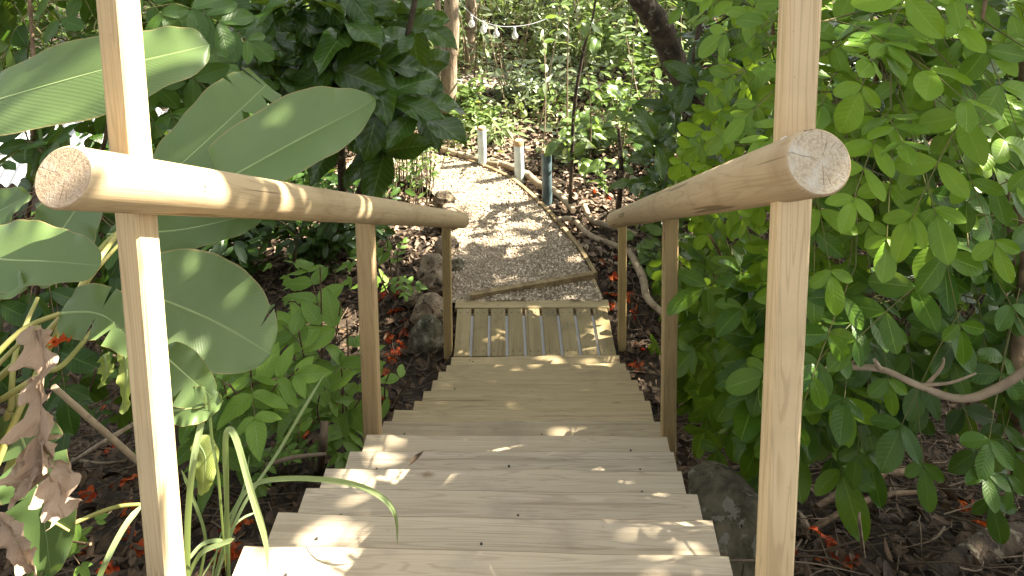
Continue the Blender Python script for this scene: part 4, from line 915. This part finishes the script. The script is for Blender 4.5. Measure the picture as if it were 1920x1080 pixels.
mb = MB(); bpos = Pg(-40, 900); tube(mb, [bpos-UP*.1, P(-50, 850, 1.95), P(-40, 740, 1.95), P(-35, 690, 1.95)], [.05, .045, .035, .02], 12, 14); mb.build('trunk', M['petiole'], bn)
o = bpy.data.objects.new('orange_blossom', FM[1]); COL.objects.link(o); o.location = P(102, 635, 1.9).tolist(); o.scale = (.035, .035, .04); o.rotation_euler = (2.4, .3, 1)
tag(o, 'bright orange flower caught on the banana stalks above the dead leaf', 'flower')

# ------------------------------------------------------------------ grass clump
def ribbon(mb, pts, w, tint, N=(0, -.6, .8)):
    p = spline(pts, 26); T = nrm(np.gradient(p, axis=0)); S = nrm(np.cross(T, np.broadcast_to(nrm(np.array(N, float)), p.shape))); t = np.linspace(0, 1, 26)
    wd = w*np.minimum(1, (1-t)*5+.08)*np.minimum(1, t*3+.5); B = np.cross(S, T)
    V = np.stack([p-S*wd[:, None]/2, p-B*(wd*.12)[:, None], p+S*wd[:, None]/2], 1); i, j = np.meshgrid(np.arange(25), np.arange(2), indexing='ij')
    f = np.stack([i*3+j, (i+1)*3+j, (i+1)*3+j+1, i*3+j+1], -1).reshape(-1, 4); uv = np.stack([np.repeat(t, 3), np.tile([0, .5, 1], 26)], -1); mb.add(V.reshape(-1, 3), f, tint, uv)
gt = thing('grass_clump', 'clump of long pale grass blades bending beside the left edge of the steps', 'grass', Pg(400, 1090)); mb = MB()
for pts, w_, tn in [([(352, 1120, 2.1), (352, 980, 2.05), (362, 870, 2.05), (378, 790, 2.1), (386, 737, 2.1)], .018, .8), ([(386, 737, 2.1), (392, 760, 2.1), (398, 830, 2.1), (410, 900, 2.1), (425, 1090, 2.15)], .008, .4),
                    ([(430, 1110, 2.2), (424, 900, 2.2), (423, 820, 2.2), (432, 806, 2.2), (445, 830, 2.15), (470, 920, 2.1), (497, 1010, 2.05), (502, 1075, 2.0)], .017, .7), ([(420, 1010, 2.2), (424, 930, 2.2), (428, 830, 2.2)], .006, .5),
                    ([(405, 1090, 2.2), (450, 960, 2.3), (520, 850, 2.45), (570, 765, 2.5), (608, 702, 2.55)], .010, .6), ([(400, 1090, 2.25), (440, 960, 2.3), (475, 910, 2.35), (540, 897, 2.3), (640, 903, 2.2), (705, 925, 2.12), (740, 962, 2.1), (745, 1020, 2.12)], .013, .55),
                    ([(175, 1110, 1.95), (200, 1050, 1.95), (235, 985, 2.0), (268, 945, 2.05)], .016, .95), ([(340, 1110, 2.1), (375, 1040, 2.1), (420, 1018, 2.1), (440, 1010, 2.1)], .012, .7), ([(345, 1060, 2.1), (380, 1020, 2.15), (420, 1012, 2.2)], .010, .4),
                    ([(395, 1100, 2.2), (415, 1000, 2.25), (455, 920, 2.3), (468, 850, 2.4)], .006, .3), ([(370, 1100, 2.2), (385, 1010, 2.2), (360, 930, 2.2), (340, 880, 2.2)], .009, .5), ([(380, 1080, 2.2), (440, 985, 2.3), (480, 960, 2.35)], .006, .4)]:
    ribbon(mb, [P(*q) for q in pts], w_, tn)
mb.build('blades', M['grass'], gt)

# ------------------------------------------------------------------ generic woody plants and trees
def crown_leaves(c, rad, n, clump=60, cs=.55):
    c, rad = np.asarray(c, float), np.asarray(rad, float)
    k = nrm(rng.normal(size=(clump, 3)))*(rng.random((clump, 1))**.4)*rad+c
    p = k[rng.integers(clump, size=n)]+rng.normal(size=(n, 3))*cs*np.array([1, 1, .55]); return p, k
def tree(name, label, base, path, rad, bark, crown_c, crown_r, n, ls, mat='canopy', clump=60, cs=.55, holes=True, cat='tree', group=None):
    t = thing(name, label, cat, base, group); mb = MB(); p = spline(path, 30); tube(mb, p, rad, 14, None, wob=.035); lv, k = crown_leaves(crown_c, crown_r, n, clump, cs); top = p[-1]
    for q in k[:26]: tube(mb, bez(p[-int(rng.integers(1, 9))], (top+q)/2+UP*.4, q, 9), [rad[-1]*.6, .012], 6, None, caps=False)
    mb.build('trunk', M[bark], t)
    if holes: lv = lv[cull(lv)]
    n = len(lv); mf = MB(); X = nrm(rng.normal(size=(n, 3))+np.array([0, 0, -.3])); N = nrm(UP*1.1+rng.normal(size=(n, 3))*.6)
    place(mf, T_CAN, lv, X, N, ls*rng.uniform(.7, 1.2, n), rng.random(n)*.95); mf.build('crown', M[mat], t)
# tall shade tree outside the frame at right: its crown dapples the steps
tree('unseen_shade_tree', 'tall spreading tree to the right whose crown dapples the steps', (8.2, .5, 0), [(8.2, .5, -.2), (8.0, .6, 2), (7.5, .4, 4), (7.0, .3, 5.4)], [.24, .2, .17, .12], 'bark_pale', (5.9, -.6, 6.6), (4.3, 4.6, 1.5), 22000, .22, clump=150, cs=.6)
tree('unseen_shade_tree', 'tree with high crown beyond the gravel path at right', (7.6, 6.5, 0), [(7.6, 6.5, -.2), (7.5, 6.6, 3), (7.2, 6.8, 6.0)], [.2, .16, .10], 'bark_pale', (9.5, 10.5, 9.5), (3.0, 3.0, 1.2), 120, .24, clump=40, cs=.6)

tree('unseen_shade_tree', 'added unseen tree whose high crown darkens the bushes at left', (-7.5, 4.5, 0), [(-7.5, 4.5, -.2), (-7.2, 4.4, 2.5), (-6.6, 4.2, 5.0)], [.2, .16, .1], 'bark_dark', (-5.0, 3.2, 6.0), (2.8, 4.0, 1.0), 6000, .22, clump=60, cs=.6)  # unseen tree, added so its crown blocks sky over the left
# visible trunks in the background
q = Pz(838, 215, 0); 
tree('forest_tree', 'pale straight trunk rising beyond the broad dark leaves, left of the clearing', q, [q-UP*.2, Py(842, 120, q[1]), Py(846, 0, q[1]), Py(846, 0, q[1])+UP*4.5], [.12, .105, .095, .07], 'bark_pale', q+np.array([1.0, 1, 8.2]), (3.0, 3.0, 1.3), 150, .24)
q = Pz(812, 200, 0)
tree('forest_tree', 'slim brown trunk just left of the pale trunk', q, [q-UP*.2, Py(822, 100, q[1]), Py(820, 0, q[1]), Py(818, 0, q[1])+UP*4], [.05, .045, .04, .03], 'bark_pale', q+np.array([0, 1, 7.6]), (2.0, 2.0, 1.0), 300, .22)
q = Pz(880, 120, 0)
tree('forest_tree', 'greyish trunk just right of the pale trunk near the string lights', q, [q-UP*.2, Py(880, 60, q[1]), Py(883, 0, q[1]), Py(885, 0, q[1])+UP*4.5], [.11, .10, .09, .07], 'bark_pale', q+np.array([1.5, 1, 8.5]), (3.0, 2.6, 1.3), 150, .24)
q = Pg(1335, 330)
tree('leaning_tree', 'dark mottled trunk leaning to the left above the dark leaves', q, [q-UP*.2, P(1300, 190, 7.4), P(1262, 110, 7.3), P(1238, 50, 7.2), P(1195, -10, 7.0), P(1120, -140, 6.8)], [.15, .13, .12, .115, .10, .07], 'bark_dark', P(1150, -560, 7.2), (1.8, 1.8, .8), 80, .22)
q = Pz(1432, 130, 0)
tree('forest_tree', 'dark thick trunk at the top just left of the tall right post', q, [q-UP*.2, Py(1430, 40, q[1]), Py(1428, -60, q[1]), Py(1425, -60, q[1])+UP*4], [.22, .2, .18, .12], 'bark_dark', q+np.array([1, 1, 8.5]), (3, 3, 1.3), 60, .24)
for i, (px, py, r, lb) in enumerate([(120/2.7+400, 260, .05, 'thin brown trunk behind the banana, left of the broad-leaved tree'), (738, 175, .03, 'very thin brown trunk standing left of centre beyond the broad leaves')]):
    q = Pz(px, py, 0)
    tree('forest_tree', lb, q, [q-UP*.2, Py(px+3, 60, q[1]), Py(px+2, -80, q[1])+UP*2], [r, r*.8, r*.5], 'bark_pale', q+np.array([.5, .5, 7.5]), (2.0, 2.0, .9), 300, .22)

def bush(name, label, base, h, rad, n, ls, mat, tpl=T_LOW, stems=7, group=None, cat='shrub', normal_up=.9, low=.15, sr=.008, barkm='twig', clus=5, tint=(0, .95), lean=(0, 0), ring=False):
    base = np.asarray(base, float); t = thing(name, label, cat, base, group); mb, mf = MB(), MB(); tips = []
    for k in range(stems):
        a = rng.uniform(0, 6.283); rr = rad*math.sqrt(rng.random()); tip = base+np.array([rr*math.cos(a)+lean[0], rr*math.sin(a)+lean[1], h*rng.uniform(.55, 1.0)])
        ctl = base+np.array([rr*.3*math.cos(a), rr*.3*math.sin(a), h*.55]); p = bez(base-UP*.03, ctl, tip, 14); tube(mb, p, [sr, sr*.35], 5, None, rng.random(), caps=False); tips.append(p)
    tips = np.array(tips); m_ = n//clus; si = rng.integers(stems, size=m_); ti = np.clip((14*(low+(1-low)*rng.random(m_)**.8)).astype(int), 0, 13); c = tips[si, ti]
    pos, X = [], []
    for q in c:
        a0 = rng.uniform(0, 6.283); off = rng.normal(size=3)*rad*.12
        for k in range(clus):
            a = a0+k*6.283/clus+rng.normal()*.3; pos.append(q+off); X.append([math.cos(a), math.sin(a), (.15 if ring else rng.normal()*.35)])
    pos, X = np.array(pos), nrm(np.array(X)); gk = cull(pos, NBG, .7) if not ring else slice(None); pos, X = pos[gk], X[gk]; pos = pos+X*(0 if ring else .5*ls); pos[:, 2] = np.maximum(pos[:, 2], base[2]+.02); k = len(pos); N = nrm(UP*normal_up+rng.normal(size=(k, 3))*.45+np.array([0, -.25, 0]))
    place(mf, tpl, pos, X, N, ls*rng.uniform(.65, 1.2, k), rng.uniform(tint[0], tint[1], k)); mb.build('stems', M[barkm], t); mf.build('foliage', M[mat], t); return t

# broad dark-leaved tree left of the path
def broad_tree(name, label, base, trunk, poly, n, dr, ll, seedpts, mat='broad', tpl=T_BROAD, per=6, tint=(0, .9)):
    t = thing(name, label, 'tree', base); mt, mf = MB(), MB(); nodes = []
    for tk in trunk: p = spline(tk, 24); tube(mt, p, [.035, .015], 9, None, wob=.03); nodes.append(p[6:])
    nodes = np.vstack(nodes); px = sample_poly(poly, n); d = rng.uniform(*dr, n)
    for (a, b), dd in zip(px, d):
        c = P(a, b, dd); j = np.argmin(np.linalg.norm(nodes-(c-UP*.2), axis=1)); tube(mt, bez(nodes[j], (nodes[j]+c)/2-UP*.1, c, 8), [.012, .006], 6, None, caps=False)
        a0 = rng.uniform(0, 6.283); ax = nrm(np.array([0, -.35, 1.0])+rng.normal(size=3)*.3); e1 = nrm(np.cross(ax, (1, .1, 0))); e2 = np.cross(ax, e1)
        for k in range(per):
            an = a0+k*2.4; up = rng.uniform(-.45, .45); X = nrm(e1*math.cos(an)+e2*math.sin(an)+ax*up); N = nrm(ax-X*(ax@X)+rng.normal(size=3)*.2)
            place(mf, tpl, [c+rng.normal(size=3)*.02], [X], [N], ll*rng.uniform(.65, 1.2), np.clip(rng.uniform(*tint), 0, .96) if rng.random() > .004 else .99, rng.uniform(.85, 1.15))
    mt.build('trunk', M['bark_dark'], t); mf.build('crown', M[mat], t)
b5 = Pg(640, 430)
broad_tree('broad_leaved_tree', 'dark tree with large glossy leaves overhanging the left of the path', b5, [[b5, P(640, 300, 5.2), P(620, 120, 4.9), P(590, -40, 4.8)], [b5, P(700, 300, 5.1), P(750, 130, 4.9), P(790, -60, 4.8)]],
    [(440, -60), (790, -60), (770, 60), (800, 160), (790, 220), (740, 260), (700, 290), (670, 290), (630, 260), (560, 200), (470, 170), (500, 80)], 40, (4.4, 5.6), .33, None, tint=(0, .95))
b6 = Pg(1290, 400)
broad_tree('broad_leaved_tree', 'dark broad-leaved tree right of the path under the leaning trunk', b6, [[b6, P(1280, 280, 7.0), P(1300, 120, 6.8), P(1330, -60, 6.6)], [b6, P(1250, 280, 7.0), P(1240, 160, 6.9)]],
    [(1260, -60), (1460, -60), (1440, 260), (1330, 300), (1260, 380), (1200, 380), (1205, 300), (1240, 200), (1270, 120)], 30, (6.0, 7.6), .28, None, tint=(0, .8))
b7 = Pg(1160, 395)
broad_tree('broad_leaved_sapling', 'sapling with a few large leaves right of the gravel path, near the right rail tip', b7, [[b7, P(1165, 320, 7.6), P(1160, 240, 7.5)]], [(1100, 300), (1200, 250), (1230, 330), (1180, 390), (1120, 360)], 5, (7.0, 7.9), .20, None, mat='under', tint=(0, .5), per=4)
# thin centre sapling
q = Pz(1068, 398, -.05); t = thing('slender_sapling', 'tall thin dark sapling stem rising right of the dark teal stub post', 'sapling', q)
mb = MB(); tube(mb, [q-UP*.1, Py(1072, 300, q[1]), Py(1078, 190, q[1]), Py(1095, 90, q[1]), Py(1112, 30, q[1]), Py(1120, -40, q[1])], [.022, .02, .018, .015, .011, .008], 8, 30, wob=.03)
tube(mb, [Py(1108, 50, q[1]), Py(1140, 22, q[1]+.1), Py(1170, 0, q[1]+.2)], [.007, .004], 6, 8); tube(mb, [Py(1076, 220, q[1]), Py(1090, 190, q[1]), Py(1130, 160, q[1]-.1)], [.006, .003], 6, 8); mb.build('stem', M['bark_dark'], t)
mf = MB()
for (px, py, s) in [(1100, 40, .25), (1120, 70, .22), (1135, 160, .2), (1085, 215, .18), (1045, 265, .2), (1100, 270, .22), (1065, 240, .16), (1110, 240, .22), (1090, 300, .2), (1130, 300, .22)]:
    for k in range(3): a = rng.uniform(0, 6.283); place(mf, T_BROAD, [Py(px, py, q[1]+rng.normal()*.1)], [[math.cos(a), math.sin(a), -.3]], [nrm(np.array([0, -.4, 1])+rng.normal(size=3)*.2)], s*rng.uniform(.7, 1.2), rng.uniform(.2, .9))
mf.build('foliage', M['under'], t)

# stem thicket behind the left rail
q = Pg(750, 385); t = thing('stem_thicket', 'thicket of thin bare stems under the broad dark leaves, behind the left rail', 'shrub', q); mb, mf = MB(), MB()
for k in range(75):
    px = rng.uniform(690, 815); py = rng.uniform(340, 400); b = Pg(px, py); h = rng.uniform(.35, .95); tip = b+np.array([rng.normal()*.08, rng.normal()*.08, h]); tube(mb, [b-UP*.02, (b+tip)/2+rng.normal(size=3)*.02, tip], [.006, .003], 5, 6, rng.random()*.5, caps=False)
    for j in range(6):
        a = rng.uniform(0, 6.28); place(mf, T_LOW, [b+(tip-b)*rng.uniform(.4, 1)], [[math.cos(a), math.sin(a), rng.normal()*.3]], [UP+rng.normal(size=3)*.3], rng.uniform(.05, .10), rng.random()*.9)
mb.build('stems', M['twig'], t); mf.build('foliage', M['under'], t)

# understory plants in and around the clearing (px, py of the foot on the ground)
G_ = 'understory plants around the clearing'
T_ROUND = leaf_tpl(4, 2, .6, prof_ovate, .3, .2)
for px, py, h, r, n, ls, mt, tp, lb, kw in [
    (872, 245, .4, .32, 180, .09, 'under', T_LOW, 'yellow-green leafy bush in the sun left of the farthest stub post', dict(tint=(.5, .99))),
    (935, 268, .32, .22, 80, .16, 'grass', T_LANCE, 'pale dry grassy tuft growing between two stub posts', dict(stems=9)),
    (1000, 205, .5, .4, 220, .09, 'grey_under', T_LOW, 'grey-green bush in bright sun behind the middle stub post', {}),
    (1040, 215, .4, .3, 70, .16, 'under', T_LANCE, 'leafy sprout with long pointed leaves behind the dark stub post', dict(tint=(.4, .95))),
    (950, 190, .7, .35, 240, .13, 'grey_under', T_LANCE, 'pale plant with drooping narrow leaves at the clearing edge', {}),
    (1010, 175, .60, .25, 60, .26, 'grey_under', T_LANCE, 'small plant with a pale star of long leaves in the bright clearing', dict(ring=True, clus=7, stems=3)),
    (870, 215, .5, .35, 240, .11, 'under', T_LOW, 'low sunny bush at the foot of the pale trunk', {}),
    (1120, 290, .7, .45, 110, .16, 'under', T_ROUND, 'dark round-leaved bush right of the slender sapling', dict(tint=(0, .5))),
    (1160, 235, .8, .5, 190, .13, 'under', T_LOW, 'bushy green sapling between the slender stem and the dark leaves', {}),
    (1200, 190, 1.2, .6, 340, .12, 'under', T_LOW, 'sunlit sapling cluster left of the leaning trunk', dict(tint=(.4, .95))),
    (1090, 190, .7, .45, 200, .11, 'grey_under', T_LOW, 'pale green bush behind the slender sapling at the clearing', {}),
    (1140, 150, 1.4, .5, 380, .12, 'under', T_LOW, 'tall bright yellow-green sapling right of the slender stem', dict(tint=(.6, .97))),
    (760, 250, .9, .6, 420, .13, 'under', T_LOW, 'bush glimpsed through the broad dark leaves, left of the clearing', {}),
    (700, 200, 1.2, .7, 500, .14, 'under', T_LOW, 'background bush behind the broad-leaved tree', {}),
    (1230, 300, .65, .5, 200, .15, 'under', T_ROUND, 'shaded bush on litter below the leaning trunk', dict(tint=(0, .6))),
    (1255, 440, .5, .35, 160, .15, 'under', T_ROUND, 'low leafy bush behind the right rail between its posts', dict(tint=(0, .5))),
    (1235, 520, .4, .3, 90, .16, 'under', T_ROUND, 'small bush right of the far right post', dict(tint=(.2, .7))),
    (905, 235, .35, .25, 110, .10, 'under', T_LOW, 'tiny bush hugging the ground behind the farthest stub post', {}),
    (1075, 300, .35, .3, 90, .16, 'grey_under', T_ROUND, 'low grey-leaved plant at the foot of the slender sapling', {})]:
    bush('understory_plant', lb, Pz(px, py, -.07), h, r, n, ls, mt, tp, group=G_, cat='plant', **kw)
# taller saplings and bushes closing the background
G2 = 'forest saplings closing the background'
for px, py, h, r, n, ls, mt, lb, tn in [
    (930, 75, 1.5, 1.1, 750, .12, 'grey_under', 'feathery grey-green tree crown behind the string lights', (0, .6)),
    (1010, 60, 1.5, 1.1, 750, .14, 'grey_under', 'pale sunlit bush right of the string lights', (.3, .95)),
    (1090, 70, 1.5, 1.0, 650, .13, 'grey_under', 'dull green sapling crown at the top, left of the slender stem', (0, .6)),
    (1180, 75, 1.6, 1.0, 700, .14, 'under', 'bright leafy sapling at the top, left of the leaning trunk', (.5, .97)),
    (850, 70, 1.6, .9, 600, .14, 'under', 'shady sapling at the top, behind the pale trunk', (0, .6)),
    (770, 60, 1.8, 1.2, 1400, .15, 'under', 'leafy sapling behind the broad-leaved tree at the top', (.2, .9)),
    (650, 60, 1.8, 1.3, 1500, .15, 'under', 'far bush behind the broad-leaved tree, left side', (.1, .8)),
    (540, 90, 1.7, 1.2, 1500, .14, 'under', 'sunlit bush above the bright banana leaf', (.4, .97)),
    (430, 100, 1.7, 1.1, 1400, .13, 'under', 'yellow-green bush between the left tall post and the broad-leaved tree', (.5, .97)),
    (330, 120, 1.7, 1.0, 1200, .14, 'under', 'leafy bush just right of the left tall post at the top', (.2, .9)),
    (1280, 70, 1.8, 1.2, 1500, .15, 'under', 'sunny bush behind the leaning trunk', (.3, .95)),
    (1400, 90, 2.0, 1.3, 1500, .16, 'under', 'shaded bush behind the dark thick trunk', (0, .6)),
    (1560, 190, 2.0, 1.4, 1500, .17, 'canopy', 'dark bush deep behind the tall right post', (0, .8)),
    (1720, 200, 2.0, 1.4, 1600, .17, 'canopy', 'dark bush deep behind the upper right leaves', (0, .8)),
    (1880, 210, 2.0, 1.4, 1500, .17, 'canopy', 'dark bush deep at the upper right corner', (0, .8)),
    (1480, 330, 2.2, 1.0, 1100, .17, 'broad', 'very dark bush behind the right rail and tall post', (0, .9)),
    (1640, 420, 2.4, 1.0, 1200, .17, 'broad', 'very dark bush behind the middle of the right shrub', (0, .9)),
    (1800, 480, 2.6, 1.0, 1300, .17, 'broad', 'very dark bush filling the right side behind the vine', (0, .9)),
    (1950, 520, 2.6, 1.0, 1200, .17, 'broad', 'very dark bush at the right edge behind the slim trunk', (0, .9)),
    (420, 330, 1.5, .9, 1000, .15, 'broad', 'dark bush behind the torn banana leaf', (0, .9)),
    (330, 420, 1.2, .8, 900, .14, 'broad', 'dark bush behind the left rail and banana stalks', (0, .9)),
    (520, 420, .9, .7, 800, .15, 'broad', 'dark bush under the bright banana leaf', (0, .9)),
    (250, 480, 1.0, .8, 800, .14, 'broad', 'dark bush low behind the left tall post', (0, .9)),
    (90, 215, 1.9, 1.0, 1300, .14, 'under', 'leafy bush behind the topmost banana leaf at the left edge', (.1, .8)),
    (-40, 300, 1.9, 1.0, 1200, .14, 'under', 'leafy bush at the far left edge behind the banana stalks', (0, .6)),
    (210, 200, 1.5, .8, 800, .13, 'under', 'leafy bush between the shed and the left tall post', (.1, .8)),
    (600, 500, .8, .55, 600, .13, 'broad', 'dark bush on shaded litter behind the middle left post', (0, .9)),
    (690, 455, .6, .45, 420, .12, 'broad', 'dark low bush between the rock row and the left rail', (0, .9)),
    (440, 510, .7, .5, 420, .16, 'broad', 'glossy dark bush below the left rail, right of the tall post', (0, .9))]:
    bush('forest_sapling', lb, Pz(px, py, -.07), h, r, n, ls, mt, T_LOW, stems=10, group=G2, cat='sapling', low=.08, sr=.016, tint=tn)
for k in range(58):
    px, py = rng.uniform(860, 1330), (rng.uniform(130, 340) if k < 26 else rng.uniform(25, 190)); b = Pz(px, py, -.06)
    if inpoly(np.array([b[0]]), np.array([b[1]]), np.vstack([spline(PR, 60), spline(PL, 60)[::-1]])[:, :2])[0] or px < 1000 and py > 240: continue
    t = thing('thin_sapling', 'thin upright sapling stem with few leaves standing in the clearing', 'sapling', b, 'thin saplings standing in the clearing'); mb, mf = MB(), MB()
    h = rng.uniform(.6, 1.7)*(1 if k < 26 else 1.5); tip = b+np.array([rng.normal()*.12*h, rng.normal()*.12*h, h]); p = bez(b-UP*.03, (b+tip)/2+rng.normal(size=3)*.05, tip, 12); tube(mb, p, [rng.uniform(.008, .014), .004], 6, None, rng.random())
    m_ = int(rng.integers(5, 16)); q = p[rng.integers(5, 12, m_)]; a = rng.uniform(0, 6.28, m_); X = np.stack([np.cos(a), np.sin(a), rng.normal(size=m_)*.3-.1], -1)
    place(mf, T_LANCE if k % 2 else T_LOW, q, X, UP+rng.normal(size=(m_, 3))*.3, rng.uniform(.10, .2, m_), rng.uniform(.2, .97, m_)); mb.build('stem', M['stick' if k % 2 else 'twig'], t); mf.build('foliage', M['under' if k % 3 else 'grey_under'], t)
# far wood that reads as one mass
mf, mb = MB(), MB(); n = 56000; a = rng.uniform(-7, 4.0, n); b = 6.45+4.8*rng.random(n)**1.3; z = rng.random(n)**1.9*2.3
cl = np.sin(a*1.7+b)*np.sin(b*2.1-a*.7)+np.sin(a*3.1+z*2)*np.sin(z*2.7+b); k = cl+rng.normal(size=n)*.4 > -.05; p = np.stack([a, b, z], -1)[k]; n = len(p)
place(mf, T_LOW, p, nrm(rng.normal(size=(n, 3))), nrm(UP+rng.normal(size=(n, 3))*.6), rng.uniform(.05, .15, n), rng.random(n)*.95)
o = mf.build('far_undergrowth', M['far_leaf'], kind='stuff')

# seedlings carpeting the clearing
mf = MB(); n = 16000; x, y = rng.uniform(-3, 5, n), 3.0+4.2*rng.random(n)**.8
cl = np.sin(x*2.9+y*1.3)*np.sin(y*3.7-x)+.6*np.sin(x*7.1)*np.sin(y*6.3); k = (cl+rng.normal(size=n)*.25 > .28-.10*(y-3)) & ~inpoly(x, y, np.vstack([spline(PR, 60)+np.array([.12, .1, 0]), spline(PL, 60)[::-1]])[:, :2])
tk = Pz(1000, 150, 0)[1]; k &= ~((np.abs(y-tk) < .45) & (rng.random(n) < .75)); x, y = x[k], y[k]; n = len(x); p = np.stack([x, y, ground_z(x, y)+.03+.30*rng.random(n)**1.6], -1)
place(mf, T_LOW, p, nrm(rng.normal(size=(n, 3))*np.array([1, 1, .4])), nrm(UP+rng.normal(size=(n, 3))*.4), rng.uniform(.05, .12, n), rng.random(n)*.95); mf.build('ground_cover', M['far_leaf'], kind='stuff')
# ------------------------------------------------------------------ string lights, shed
t = thing('string_lights', 'sagging string of clear bulbs hung among trees at the top of the clearing', 'string lights', P(905, 40, 10.6)); mb = MB(); cp = [P(858, -5, 10.5), P(885, 28, 10.55), P(915, 44, 10.6), P(950, 50, 10.7), P(1000, 44, 10.9), P(1060, 20, 11.2)]
tube(mb, cp, .005, 6, 40); mb.build('cord', M['cord'], t)
for px, py, d in [(884, 30, 10.55), (906, 42, 10.59), (930, 50, 10.65), (965, 53, 10.75)]:
    q = P(px, py-2, d); mb = MB(); tube(mb, [q, q-UP*.06, q-UP*.07, q-UP*.11, q-UP*.15, q-UP*.17], [.018, .018, .022, .045, .04, .012], 12); mb.build('bulb', M['bulb'], t)
def shed():
    c = P(150, 235, 8.2); t = thing('tin_shed', 'low shed with pale corrugated roof glimpsed behind the banana leaves', 'shed', (c[0], c[1], 0))
    mb = MB(); xs = np.linspace(-1.5, .95, 260); z = .022*np.sin(xs*2*np.pi/.13); up = np.array([0, .80, .60]); V = []
    for s in (0, .85):
        for e in (0, -.004): V.append(np.stack([c[0]+xs, np.full(260, c[1]-.4+s*up[1]), c[2]-.45+s*up[2]+z+e], -1))
    n = 260; v = np.array([V[0], V[2]]).reshape(-1, 3); i = np.arange(n-1); f = np.stack([i, i+1, n+i+1, n+i], -1); mb.add(v, f)
    v2 = np.array([V[1], V[3]]).reshape(-1, 3); mb.add(v2, f[:, ::-1]); mb.build('roof', M['tin'], t)
    mb = MB(); h = c[2]-.45; box(mb, (c[0]-.27, c[1]+.42, h/2-.1), (1, 0, 0), (0, 1, 0), UP, 2.2, 1.0, h+.1); mb.build('wall', M['shedwall'], t)
shed()
for o in list(bpy.data.objects):
    if '_o' in o: del o['_o']
